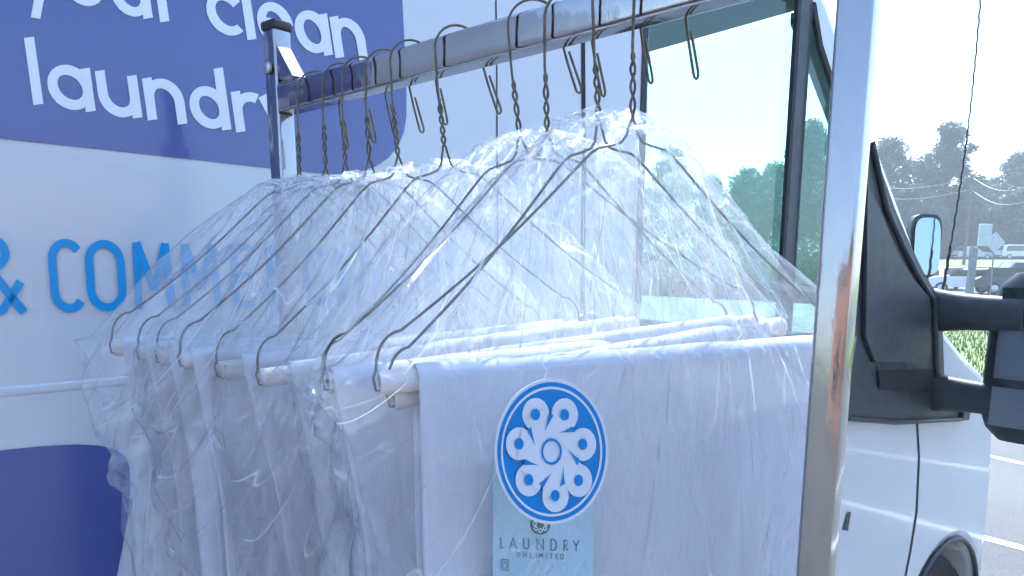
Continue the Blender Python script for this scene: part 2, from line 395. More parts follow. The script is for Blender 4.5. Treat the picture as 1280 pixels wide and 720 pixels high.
# ------------------------------------------------------------------ world, sun
SUN_AZ = math.radians(14)      # from +Y towards +X
SUN_EL = math.radians(54)
w = bpy.data.worlds.new('World'); SC.world = w; w.use_nodes = True
wt = w.node_tree; bg = wt.nodes['Background']
sky = wt.nodes.new('ShaderNodeTexSky'); sky.sky_type = 'NISHITA'; sky.sun_disc = False
sky.sun_elevation = SUN_EL; sky.sun_rotation = SUN_AZ; sky.air_density = 1.0; sky.dust_density = 1.5; sky.ozone_density = 1.0
wt.links.new(sky.outputs[0], bg.inputs[0]); bg.inputs[1].default_value = 0.13
sl = bpy.data.lights.new('sun', 'SUN'); sl.energy = 3.6; sl.angle = math.radians(0.5); sl.color = (1, 0.95, 0.87)
so = bpy.data.objects.new('sun', sl); C.objects.link(so)
sd = Vector((math.sin(SUN_AZ)*math.cos(SUN_EL), math.cos(SUN_AZ)*math.cos(SUN_EL), math.sin(SUN_EL)))
so.rotation_euler = sd.to_track_quat('Z', 'Y').to_euler(); so.location = (0, 0, 30)

# ------------------------------------------------------------------ ground
G = -0.15
def gh(x, y):
    t = min(max((y-58)/30, 0), 1); return G+2.0*t*t*(3-2*t)
mb = MB(); xs = [-600+i*24 for i in range(51)]; ys = [-300, -100, -40, -10, 0, 10, 25, 40, 50, 58, 62, 66, 70, 74, 78, 82, 86, 90, 110, 200, 500, 1200]
mb.add([(x, y, gh(x, y)) for y in ys for x in xs], [(j*51+i, j*51+i+1, (j+1)*51+i+1, (j+1)*51+i) for j in range(len(ys)-1) for i in range(50)])
tag(mb.build('ground', M['grass']), kind='structure')
mb = MB(); n = 6
mb.add([(-60, -40, G+.004), (60, -40, G+.004), (60, 56.5, G+.004), (-60, 56.5, G+.004)], [(0, 1, 2, 3)])
tag(mb.build('parking_lot', M['asphalt']), kind='structure')
# grass island with a kerb round it
isl = [(5.6, 10.6), (24, 10.6), (26, 12), (26, 22), (24, 23.5), (5.6, 23.5), (4.4, 22.4), (4.4, 11.8)]
mb = MB(); inner = [(14.9+(x-14.9)*.985, 17+(y-17)*.975) for x, y in isl]
N = len(isl)
mb.add([(x, y, G+.004) for x, y in isl]+[(x, y, G+.13) for x, y in isl]+[(x, y, G+.13) for x, y in inner]+[(x, y, G+.10) for x, y in inner],
       [(r*N+i, r*N+(i+1) % N, (r+1)*N+(i+1) % N, (r+1)*N+i) for r in range(3) for i in range(N)])
tag(mb.build('kerb', M['kerb'], smooth=False), kind='structure')
mb = MB().add([(x, y, G+.11) for x, y in inner], [tuple(range(N))])
tag(mb.build('grass_island', M['grass']), kind='structure')
# grass blades on the island (uncountable)
mb = MB(); rg = random.Random(3)
for _ in range(16000):
    x = rg.uniform(5, 16); y = rg.uniform(10.9, 23.2); h = rg.uniform(.05, .11); a = rg.uniform(0, PI); b = rg.uniform(-.04, .04)
    dx, dy = .012*math.cos(a), .012*math.sin(a)
    mb.add([(x-dx, y-dy, G+.11), (x+dx, y+dy, G+.11), (x+b, y+b, G+.11+h)], [(0, 1, 2)])
tag(mb.build('grass_blades', M['grass'], smooth=False), 'short yellow green grass on the island beyond the van hood', 'grass', kind='stuff')
mb = MB()
for (x0, y0, x1, y1, wpx) in ((1225, 567, 1420, 612, 6), (1215, 668, 1420, 722, 9)):
    p = hit(x0, y0, (0, 0, G+.008), (0, 0, 1)); q = hit(x1, y1, (0, 0, G+.008), (0, 0, 1)); d = (q-p).normalized(); s = Vector((-d.y, d.x, 0))*.05
    q = p+d*5; mb.add([p-s, q-s, q+s, p+s], [(0, 1, 2, 3)])
tag(mb.build('parking_lines', M['line']), kind='structure')

# ------------------------------------------------------------------ van
TH = math.radians(51.5); D = 1.20
vd = Vector((math.sin(TH), math.cos(TH), 0)); vn = Vector((-math.cos(TH), math.sin(TH), 0))
def V(a, q, h): return vd*a + vn*(D+q) + Vector((0, 0, h))
def S(px, py, off=0.0):
    return hit(px, py, V(0, -off, 0), vn)
def ah(px, py, off=0.0):
    p = S(px, py, off); return p.dot(vd), p.z
def Sv(off): return lambda x, y, o=0: S(x, y, off+o)
van = thing('cargo_van', 'white high roof delivery van with purple and blue lettering, parked behind the clothes rack', 'van', V(0, 1.0, G), math.atan2(vd.y, vd.x))
def arch(ca, r=.37, ch=.22, n=14, base=.36):
    return [(ca - r*math.cos(PI*k/n), ch + r*math.sin(PI*k/n)) for k in range(n+1)]
fa = ah(1192, 700)[0]
FA = 3.38; RA = FA-3.75
outline = [(-3.0, .20)] + [(RA-.372, .19)]+arch(RA)+[(RA+.372, .19)] + [(FA-.372, .19)]+arch(FA)+[(FA+.372, .19)]
nose = [(3.79, .19), (3.82, .45), (3.81, .80), (3.76, 1.05), (3.67, 1.22), ah(1232, 465), (3.33, 1.43), ah(1186, 412)]
WS0 = ah(1166, 359); WS1 = ah(1094, 158); WS2 = ah(1041, 0)
outline += nose + [WS0, WS1, WS2, (WS2[0]-.16, WS2[1]+.13), (WS2[0]-.45, WS2[1]+.22), (1.2, WS2[1]+.28), (.3, WS2[1]+.30), (-2.7, WS2[1]+.28), (-2.92, WS2[1]+.22), (-3.0, 2.5)]
print('VAN pts', WS0, WS1, WS2, 'nose', nose, 'FA', FA, 'arch top', ah(1192, 686))
def dedup(p):
    r = []
    for q in p:
        if not r or (abs(q[0]-r[-1][0])+abs(q[1]-r[-1][1])) > 1e-3: r.append(q)
    return r
outline = dedup(outline)
def inset(poly, d):
    n = len(poly); out = []
    for i in range(n):
        a, b, c = Vector(poly[i-1]), Vector(poly[i]), Vector(poly[(i+1) % n])
        d1 = (b-a).normalized(); d2 = (c-b).normalized(); n1 = Vector((-d1.y, d1.x)); n2 = Vector((-d2.y, d2.x)); m = (n1+n2).normalized()
        k = min(1/max(m.dot(n1), .5), 1.5); out.append(tuple(b+m*k*d))
    return out
R0 = .05; W = 2.0
ws_i = [i for i, p in enumerate(outline) if abs(p[0]-WS0[0])+abs(p[1]-WS0[1]) < 1e-6][0]
sill = 1.50
WT = WS2[1]-.03
win = [(ah(802, 200)[0], sill), (ah(986, 200)[0], sill), (ah(986, 200)[0]+.0, WT), (ah(802, 200)[0]+.05, WT), (ah(802, 200)[0], WT-.06)]
qa = ah(1000, 200)[0]
quart = [(qa, sill), (qa+.42, sill), (WS0[0]-.30, 1.66), (WS1[0]-.05, WS1[1]-.08), (WS1[0]-.20, WS1[1]+.06), (qa+.02, 2.40), (qa, 2.38)]
quart = [(qa, sill), (qa+.46, sill), (qa+.50, sill+.08), (WS1[0]-.07, WS1[1]-.14), (WS2[0]-.05, WT-.10), (WS2[0]-.10, WT), (qa, WT)]
mb = MB(); rings = []; qs = []
for k in range(5):
    f = PI/2*k/4; rings.append(inset(outline, R0*(1-math.sin(f)))); qs.append(R0*(1-math.cos(f)))
allr = [[V(a, q, h) for a, h in r] for r, q in zip(rings, qs)] + [[V(a, W-q, h) for a, h in r] for r, q in reversed(list(zip(rings, qs)))]
nO = len(outline); o0 = len(mb.v); mb.v += [p for r in allr for p in r]
for j in range(len(allr)-1):
    for i in range(nO):
        if j == 4 and i in (ws_i, ws_i+1): continue          # the windscreen opening
        k = (i+1) % nO; mb.f.append((j*nO+i, j*nO+k, (j+1)*nO+k, (j+1)*nO+i))
for q in (0, W):
    mb.holed([V(a, q, h) for a, h in rings[0]], [[V(a, q, h) for a, h in win], [V(a, q, h) for a, h in quart]])
mb.build('body', M['van_white'], van, smooth=30)
# windscreen sheet, corner pillars
def wsq(q0, q1, i0=WS0, i1=WS1, i2=WS2, off=0.0): return [V(i0[0], q0, i0[1]-off), V(i0[0], q1, i0[1]-off), V(i1[0], q1, i1[1]-off), V(i1[0], q0, i1[1]-off), V(i2[0], q1, i2[1]-off), V(i2[0], q0, i2[1]-off)]
mb = MB().add(wsq(.13, W-.13, off=.012), [(0, 1, 2, 3), (3, 2, 4, 5)]); mb.build('windshield', M['glass'], van)
for q in (.05, W-.13):
    p = [V(i[0], q, i[1]-.004) for i in (WS0, WS1, WS2)]+[V(i[0], q+.08, i[1]-.004) for i in (WS0, WS1, WS2)]
    mb = MB().add(p+[x-Vector((0, 0, .03)) for x in p], [(0, 3, 4, 1), (1, 4, 5, 2), (6, 7, 10, 9), (7, 8, 11, 10), (0, 1, 7, 6), (1, 2, 8, 7), (3, 9, 10, 4), (4, 10, 11, 5)])
    mb.build('windshield_pillar', M['van_white'], van)
for q in (.014, W-.014):
    for pl in (win, quart):
        g = MB().holed([V(a, q, h) for a, h in pl], []).build('side_window', M['glass'], van)
        cl = [V(a, q-.012 if q < 1 else q+.012, h) for a, h in pl]; cl = cl+[cl[0]]
        MB().tube(cl, .011, 6).build('window_seal', M['black_plastic'], g)
# divider bar between the two panes
a0, a1 = ah(984, 200)[0], ah(1001, 200)[0]
for q in (-.004, W-.006):
    MB().box(V((a0+a1)/2, q+.005, (sill+WT)/2), (a1-a0, .012, WT+.02-sill), Matrix.Rotation(math.atan2(vd.y, vd.x), 3, 'Z')).build('window_divider', M['black_plastic'], van)
RZ = Matrix.Rotation(math.atan2(vd.y, vd.x), 3, 'Z')
def vbox(name, a, q, h, sa, sq, sh, m, par=van, bev=0.0): return MB().box(V(a, q, h), (sa, sq, sh), RZ, bev).build(name, m, par)
# door gaps (thin recessed-looking dark strips, 1 mm proud)
def strip(pts, w_, name='door_gap', off=.0012, m='seam'):
    vs, fs = ribbon(pts, w_); MB().add([S(x, y, off) for x, y in vs], fs).build(name, M[m], van)
strip([(727, -120), (729, 60), (730, 200), (728, 400), (724, 700)], 5)
strip([(1146, 520), (1149, 570), (1146, 640), (1138, 690), (1128, 740)], 2.5)
strip([(618, -120), (621, 60), (622, 300), (620, 720)], 1.5)
MB().add([S(x, y, .004) for x, y in ((1054, 662), (1060, 640), (1064, 640), (1060, 664))], [(0, 1, 2, 3)]).build('door_vent_mark', M['black_plastic'], van)
# belt moulding along the load side
bm_h = ah(60, 485)[1]
mb = MB(); prof = [(0, .007), (-.0008, .006), (-.0014, .003), (-.0014, -.003), (-.0008, -.006), (0, -.007)]
a_end = ah(715, 480)[0]
rr_ = [[V(a, q, bm_h+z) for q, z in prof] for a in [-2.9+(a_end+2.9)*k/24 for k in range(25)]]
mb.loft(rr_, True, True).build('belt_moulding', M['van_white'], van)
# graphics: vinyl sheets and letters on the panel
pan = [(-260, -60), (-260, -160), (502, -160), (503, -60), (503, 0), (506, 60), (508, 120), (508, 145), (505, 165), (498, 182), (486, 197), (470, 208), (450, 215), (425, 218), (402, 217), (354, 212), (177, 192), (0, 173), (-260, 146)]
MB().holed([S(x, y, .0016) for x, y in pan], []).build('purple_graphic', M['van_purple'], van)
pan = [(-260, 900), (-260, 588), (-100, 571), (0, 563), (50, 558), (95, 555.5), (125, 557), (145, 562), (157, 571), (162, 585), (163, 610), (160, 645), (152, 690), (140, 750), (120, 900)]
MB().holed([S(x, y, .0016) for x, y in pan], []).build('purple_wave_graphic', M['van_purple'], van)
mb = MB(); off = .0030
def line_tf(x0, x1, wn, yb, ht, lean):
    def tf(u, v):
        x = x0+(x1-x0)*u/wn; return (x - lean*v*ht(x)*-1*-1, yb(x)-v*ht(x))
    return tf
yb1 = lambda x: 130.5+(x-48)*.136
xh1 = lambda x: 55-(x-60)*.018
for ch, x0, x1 in (('l', 38, 58), ('a', 64, 119), ('u', 127, 177), ('n', 186, 233), ('d', 242, 288), ('r', 297, 338), ('y', 333, 376)):
    glyph(mb, ch, LOWER, line_tf(x0, x1, 1, yb1, xh1, .14), 12.8-(x0/300), Sv(off), 0)
mb.build('slogan_lettering', M['van_letter'], van, smooth=False); mb = MB()
yb2 = lambda x: 49.5+(x-315)*.205
xh2 = lambda x: 54-(x-300)*.02
for ch, x0, x1 in (('y', 28, 72), ('o', 82, 134), ('u', 143, 190), ('r', 202, 242), (None, 0, 0), ('c', 263, 312), ('l', 306, 324), ('e', 327, 369), ('a', 374, 415), ('n', 421, 459)):
    if ch is None: mb.build('slogan_lettering', M['van_letter'], van, smooth=False); mb = MB(); continue
    glyph(mb, ch, LOWER, line_tf(x0, x1, 1, yb2, xh2, .15), 12.2-(x0/400), Sv(off), 0)
mb.build('slogan_lettering', M['van_letter'], van, smooth=False)
mb = MB()
yb3 = lambda x: 389-(x-88)*.030
ch3 = lambda x: 89-(x-88)*.062
for ch, x0, x1 in (('&', -34, 30), ('C', 66, 108), ('O', 111, 160), ('M', 171, 218), ('M', 231, 276), ('E', 294, 322), ('R', 338, 368), ('C', 382, 412), ('I', 424, 434), ('A', 446, 478), ('L', 491, 513)):
    glyph(mb, ch, UPPER, line_tf(x0, x1, 1, yb3, ch3, .075), 11-(x0/150), Sv(off), 0)
mb.build('service_lettering', M['van_blue'], van, smooth=False)
# cab interior
vbox('cab_floor', 2.2, W/2, .66, 2.2, W-.14, .06, M['chassis'])
vbox('bulkhead', 1.02, W/2, 1.6, .06, W-.14, 2.1, M['lining'])
mb = MB()
dp = [(2.55, .75), (2.48, 1.15), (2.42, 1.40), (2.50, 1.54), (2.70, 1.61), (2.93, 1.62), (3.0, .75)]
mb.loft([[V(a, q, h) for a, h in dp] for q in (.08, W-.08)], True, True).build('dashboard', M['dash'], van)
mb = MB(); c = V(2.28, .55, 1.42); ax = (vd*-.5+Vector((0, 0, .85))).normalized(); e1 = ax.cross(vn).normalized()
pts = [c+(e1*math.cos(t)+vn*math.sin(t))*.19 for t in [2*PI*k/28 for k in range(29)]]
mb.tube(pts, .014, 8)
mb.tube([c+vn*.18, c, c-vn*.18], .012, 6); mb.tube([c, c-ax*.3+vd*.12], .03, 8)
mb.build('steering_wheel', M['black_plastic'], van)
for q in (.55, W-.55):
    st = vbox('seat', 1.62, q, 1.02, .5, .5, .16, M['seat'], van, .05)
    MB().box(V(1.34, q, 1.38), (.14, .46, .66), RZ @ Matrix.Rotation(-.12, 3, 'Y'), .05).build('seat_back', M['seat'], st)
    MB().box(V(1.29, q, 1.80), (.09, .26, .17), RZ, .04).build('headrest', M['seat'], st)
# black trim sail panel at the foot of the pillar
sailp = [(1052, 130), (1066, 150), (1078, 176), (1092, 215), (1109, 262), (1128, 305), (1144, 338), (1157, 360), (1168, 376), (1170, 430), (1172, 480), (1196, 500), (1205, 514), (1203, 524), (1120, 529), (1052, 524)]
sp_ = [S(x, y, .0) for x, y in sailp]
sail = MB().prism([p+vn*.004 for p in sp_], -vn*.03).build('mirror_mount', M['black_plastic'], van)
MB().prism([S(x, y, .030) for x, y in ((1080, 232), (1096, 262), (1118, 318), (1140, 352), (1158, 372), (1160, 440), (1150, 455), (1090, 452), (1078, 420))], -vn*.012).build('mount_boss', M['black_plastic'], sail)
MB().tube([S(x, y, .034) for x, y in ((1090, 176), (1109, 262), (1128, 305), (1144, 338), (1157, 360), (1168, 378), (1170, 430), (1172, 480), (1196, 500), (1203, 514), (1201, 524), (1120, 528), (1060, 523))], .009, 8).build('mount_edge', M['black_plastic'], sail)
MB().add([S(x, y, .034) for x, y in ((1098, 462), (1166, 462), (1168, 490), (1100, 486))], [(0, 1, 2, 3)]).build('mount_recess', M['seam'], sail)
# tow mirror: two arms out to a tall housing
mir = MB()
def arm(x0, y0, x1, y1, th_, name, cap=False):
    p0 = S(x0, y0, .0); p1 = p0 - vn*.30 + Vector((0, 0, (y0-y1)/F*2.6))
    rings = []
    for k in range(13):
        f = k/12; c_ = p0.lerp(p1, f); hh = th_*(1+.35*(1-f)**3)
        rings.append([c_+vd*(.032*math.cos(t))+Vector((0, 0, hh*(abs(math.sin(t))**.7*(1 if math.sin(t) > 0 else -1)))) for t in [2*PI*j/16 for j in range(16)]])
    return MB().loft(rings, True, True).build(name, M['black_plastic'], mirror)
mirror = MB()
hc = S(1172, 438, 0)-vn*.325-vd*.02
rings = []
for k in range(15):
    z = -.30+.60*k/14; f = abs(z)/.30; wd = .145*(1-f**7*.45); tk = .085*(1-f**7*.5)
    rings.append([hc+vn*(-wd*(math.cos(t)))+vd*(tk*math.copysign(abs(math.sin(t))**.6, math.sin(t))*(1.2 if math.sin(t) > 0 else .85))+Vector((0, 0, z)) for t in [2*PI*j/24 for j in range(24)]])
mirror = mirror.loft(rings, True, True).build('mirror', M['black_plastic'], van)
arm(1166, 388, 1266, 388, .062, 'mirror_arm'); arm(1160, 489, 1250, 489, .058, 'mirror_arm')
for z0, z1 in ((-.24, -.10), (-.07, .25)):
    MB().add([hc-vd*.0745+vn*x+Vector((0, 0, z)) for x, z in ((-.095, z0), (.095, z0), (.095, z1), (-.095, z1))], [(0, 1, 2, 3)]).build('mirror_glass', M['mirror_dark'], mirror)
# small hood mirror beyond the pillar foot + whip antenna
fmc = V(3.22, .20, 0)
fc = hit(1156, 308, V(0, .22, 0), vn)
ex = Vector((1, 0, 0)); ey = Vector((0, 1, 0))
fm = MB()
rings = []
for k, (sc_, dy) in enumerate(((.80, .05), (1.0, .035), (1.0, 0.0), (.93, -.006))):
    rings.append([fc+ex*(.068*sc_*math.copysign(abs(math.cos(t))**.55, math.cos(t)))+Vector((0, 0, 1))*(.135*sc_*math.copysign(abs(math.sin(t))**.45, math.sin(t)))+ey*dy for t in [2*PI*j/28 for j in range(28)]])
fm.loft(rings, True, True); fm.tube([fc+Vector((.03, .02, -.12)), fc+Vector((.01, .02, -.30))], .012, 8)
fmo = fm.build('hood_mirror', M['black_plastic'], van)
MB().loft([[fc+ex*(.055*math.copysign(abs(math.cos(t))**.55, math.cos(t)))+(Vector((0, 0, 1))+ey*.10)*(.12*math.copysign(abs(math.sin(t))**.45, math.sin(t)))+ey*(-.020) for t in [2*PI*j/28 for j in range(28)]], [fc+ey*-.0201]*28], True, False).build('mirror_glass', M['mirror'], fmo)
an = MB(); P0 = hit(1178, 366, V(0, .12, 0), vn); P1 = hit(1228, -30, V(0, .12, 0), vn)
pts = []
for k in range(141):
    f = k/140; t = f*2*PI*22; b = 0.02*math.sin(f*PI)
    pts.append(P0.lerp(P1, f)+Vector((.0014*math.cos(t)+b, .0014*math.sin(t), 0)))
ao = an.tube(pts, [.0055 if k < 22 else .0032 for k in range(141)], 6).build('antenna', M['seam'], van)
MB().lathe(P0-Vector((0, 0, .05)), (0, 0, 1), [(.022, -.05), (.022, .0), (.012, .03), (.008, .06)], 14).build('antenna_base', M['black_plastic'], ao)
# wheels, bumper, lamps
for a_ in (FA, RA):
    for q, sgn in ((.14, -1), (W-.14, 1)):
        c = V(a_, q, .33+G); wh = MB().lathe(c, vn*sgn, [(.02, -.1), (.22, -.1), (.29, -.11), (.32, -.08), (.33, -.04), (.33, .04), (.32, .08), (.29, .10), (.235, .09), (.23, .02)], 40)
        wo = wh.build('wheel', M['rubber'], van)
        MB().lathe(c, vn*sgn, [(.235, .05), (.23, .07), (.20, .05), (.12, .03), (.09, .085), (.05, .09), (.0, .09)], 32).build('rim', M['steel_rim'], wo)
    for q, sgn in ((0, 1), (W, -1)):                          # arch lips
        MB().tube([V(a_-.378*math.cos(PI*k/20), q, .22+.378*math.sin(PI*k/20)) for k in range(21)], .010, 8).build('arch_lip', M['black_plastic'], van)
vbox('bumper', 3.80, W/2, .38, .16, W-.1, .26, M['black_plastic'], van, .06)
vbox('sill_moulding', (FA+RA)/2, .0, .26, 2.7, .03, .12, M['black_plastic'], van, .01)
vbox('underbody', .2, W/2, .20, 6.2, 1.2, .16, M['chassis'])
for q in (.22, W-.22):
    vbox('headlight', 3.71, q, .92, .12, .26, .30, M['lamp'], van, .05)
# ------------------------------------------------------------------ clothes rack
RN = Vector((.244, .559)); RF = Vector((-.294, .987)); RH = 2.0055
rd = (RN-RF).normalized(); rl = (RN-RF).length
rd3 = Vector((rd.x, rd.y, 0)); rp = Vector((-rd.y, rd.x, 0))   # rp points back-right
RR = Matrix.Rotation(math.atan2(rd.y, rd.x), 3, 'Z')
rack = thing('clothes_rack', 'chrome square tube garment rack standing alongside the van', 'clothes rack', ((RN.x+RF.x)/2, (RN.y+RF.y)/2, G), math.atan2(rd.y, rd.x))
def railp(t, h=None):
    p = RF.lerp(RN, t); return Vector((p.x, p.y, RH+.020*(t-.40) if h is None else h))
for t, topc in ((0, 2.082), (1, 2.082)):
    p = railp(t, 0)
    po = MB().box(p+Vector((0, 0, (topc+.11+G)/2)), (.0248, .0248, topc-.11-G), RR, .003).build('post', M['chrome'], rack)
    MB().box(p+Vector((0, 0, topc+.004)), (.029, .029, .012), RR, .004).build('post_cap', M['cap'], po)
    sg = 1 if t == 0 else -1
    MB().prism([railp(t, RH+.055)+rd3*sg*.0135-rp*.010, railp(t, RH+.016)+rd3*sg*.042-rp*.010, railp(t, RH+.016)+rd3*sg*.0135-rp*.010], rp*.02).build('bracket', M['chrome'], po)
    MB().lathe(p+Vector((0, 0, RH+.03))-rd3*sg*.014, -rd3*sg, [(.008, 0), (.008, .004), (.005, .006)], 12).build('bolt', M['steel_rim'], po)
    MB().lathe(p+Vector((0, 0, RH+.03))-rp*.014, -rp, [(.007, 0), (.007, .003), (.004, .005)], 12).build('bolt', M['steel_rim'], po)
    ft = MB().box(p+Vector((0, 0, .095+G)), (.03, .56, .03), RR, .004).build('foot', M['chrome'], rack)
    for s in (-.26, .26):
        c = p+rp*s+Vector((0, 0, .04+G)); cw = MB().lathe(c-rd3*.011, rd3, [(.02, 0), (.035, .003), (.035, .019), (.02, .022)], 20).build('caster', M['rubber'], ft)
MB().box((railp(0)+railp(1))/2, (rl-.024, .028, .033), RR @ Matrix.Rotation(-.020/rl, 3, 'Y'), .004).build('rail', M['chrome'], rack)
MB().box((railp(0, .20+G)+railp(1, .20+G))/2, (rl-.026, .025, .025), RR, .004).build('bottom_rail', M['chrome'], rack)

# ------------------------------------------------------------------ hangers, cloths, bags
HWS = [.212, .212, .212, .212, .212, .215, .220, .220, .218, .226]; HW = .215                                                  # half width
def rail_t(px):
    lo, hi = -0.2, 1.2
    for _ in range(50):
        m = (lo+hi)/2
        if proj(railp(m))[0] < px: lo = m
        else: hi = m
    return lo
TZ = -.303; ZS = .90; HK = .025                                                  # tube height below the rail centre
spec = [  # neck px, tube-left-end px,py
 (372, 143, 433), (403, 158, 441), (427, 174, 446), (456, 203, 452), (487, 232, 467),
 (543, 278, 478), (634, 350, 487), (680, 385, 481), (740, 450, 505), (792, 458, 480)]
hang = []
for px, lx, ly in spec:
    HW = HWS[len(hang)]
    yaw = math.radians(20); base = railp(rail_t(px))
    for _ in range(4):
        t_ = rail_t(px); lo_, hi_ = t_-.2, t_+.3
        for _k in range(30):
            m_ = (lo_+hi_)/2; b_ = railp(m_)-Vector((math.cos(yaw), math.sin(yaw), 0))*HK
            if proj(b_)[0] < px: lo_ = m_
            else: hi_ = m_
        base = b_
    best = None
    for i in range(12, 55):
        yaw = math.radians(i*.5)                                # local x turned towards +Y
        p = base + Vector((-HW*math.cos(yaw), -HW*math.sin(yaw), TZ))
        e = abs(proj(p)[0]-lx)
        if best is None or e < best[0]: best = (e, yaw)
    yaw = best[1]; bb = None
    for i in range(-40, 61):
        roll = math.radians(i*.2)
        loc = Vector((-HW, 0, TZ)); x = loc.x*math.cos(roll)-loc.z*math.sin(roll)*-1*-1; 
        p = Matrix.Rotation(yaw, 4, 'Z') @ Matrix.Rotation(-roll, 4, 'Y') @ loc + base
        e = abs(proj(p)[1]-ly)
        if bb is None or e < bb[0]: bb = (e, roll)
    hang.append((base, yaw, bb[1]*.8))
print('HANG', [(round(math.degrees(y), 1), round(math.degrees(r), 1)) for b, y, r in hang])
def hanger_wire(rs):
    mb = MB(); r = .00125; rj = random.Random(int(rs*10)+3); tj = rj.uniform(-.006, .004); tw = rj.uniform(1.7, 2.5); zj = rj.uniform(-.006, .004)
    # hook: tail loop, arch over the rail, down the front
    hookr = .0245
    hook = []
    tail0 = Vector((.060, 0, -.055))
    hook += [Vector((.0592+tj, 0, -.058)), Vector((.0535+tj*.5, 0, -.034)), Vector((.0490, 0, -.010))]
    for k in range(13):
        a = math.radians(-5+k*190/12); hook.append(Vector((HK+hookr*math.cos(a), 0, .000+hookr*math.sin(a)*.98)))
    hook += [Vector((.0, 0, -.02)), Vector((-.0005, 0, -.04)), Vector((0, 0, -.055))]
    mb.tube(hook, r, 6)
    mb.tube([Vector((.0560+tj*.3, .001, -.024)), Vector((.0602+tj*.6, .001, -.040)), Vector((.0645+tj, .001, -.056)), Vector((.0645+tj, .001, -.0600)), Vector((.0625+tj, .0005, -.0618)), Vector((.0602+tj, 0, -.0606)), Vector((.0590+tj, 0, -.0575))], r, 6)
    # twist then shoulders
    for s in (0, 1):
        pts = []; rj2 = 1+.25*math.sin(rs*3)
        for k in range(25):
            z = -.045-.050*k/24; t = (k/24)**rj2*2*PI*tw+s*PI+rs
            rad = .0019*(1 if k > 3 else (k+1)/4); pts.append(Vector((rad*math.cos(t), rad*math.sin(t), z)))
        sg = -1 if s == 0 else 1
        if pts[-1].x*sg < 0: sg = -sg
        neck = [(.004, -.104), (.0055, -.110), (.010, -.1155), (.018, -.118), (.032, -.121), (.038, -.125), (.046, -.132)]
        arm = [(x*sg, 0, z) for x, z in neck]
        for k in range(1, 13):
            f = k/12; x = .046+(HW-.022-.046)*f; z = -.132+(TZ+.040+.132)*f-.006*math.sin(f*PI); arm.append((x*sg, 0, z))
        for k in range(1, 7):
            a = PI/2*k/6; arm.append(((HW-.022+.021*math.sin(a))*sg, 0, TZ+.040-.03*(1-math.cos(a))))
        arm += [((HW+.0015)*sg, 0, TZ+.004), ((HW)*sg, 0, TZ-.006), ((HW-.006)*sg, 0, TZ-.007), ((HW-.02)*sg, 0, TZ-.001)]
        mb.tube(pts+[Vector(p) for p in arm], r, 6)
    return mb
ordinals = ['first', 'second', 'third', 'fourth', 'fifth', 'sixth', 'seventh', 'eighth', 'ninth', 'last']
hl = ['wire hanger hooked closest to the far rack post', 'wire hanger hooked second from the far rack post', 'wire hanger hooked third from the far rack post',
      'wire hanger hooked fourth from the far rack post', 'wire hanger fifth from the far post, its neck over the edge of the purple graphic',
      'wire hanger hooked alone mid rail, with gaps on both sides', 'wire hanger first after the wide bare stretch of rail, neck at the crumpled bag top',
      'wire hanger third from the near post end, between two plastic bag necks', 'wire hanger second nearest the camera, its bare tube end hanging lowest',
      'wire hanger nearest the camera, in front of the dark window edge']
ROT = []
for i, (b, yaw, roll) in enumerate(hang):
    h = thing('wire_hanger', hl[i], 'hanger', b, yaw, 'wire hangers along the chrome rail', ry=-roll)
    mw = Matrix.Translation(b) @ Matrix.Rotation(yaw, 4, 'Z') @ Matrix.Rotation(-roll, 4, 'Y')
    ROOTM[h.name] = mw; ROT.append(mw)
    HW = HWS[i]; hanger_wire(i*1.3).build('wire', M['wire'], h, inv=Matrix.Identity(4))
    tb = MB(); L = HW-.003
    rng = [[Vector((x, .0095*rr*math.cos(t), TZ+.0095*rr*math.sin(t))) for t in [2*PI*k/18 for k in range(18)]] for x, rr in ((-L, .72), (-L, 1), (-L*.5, 1), (L*.5, 1), (L, 1), (L, .72))]
    tb.loft([[Vector((-L+.02, .007*math.cos(t), TZ+.007*math.sin(t))) for t in [2*PI*k/18 for k in range(18)]]]+rng, True, False)
    tb.build('cardboard_tube', M['tube'], h, inv=Matrix.Identity(4))
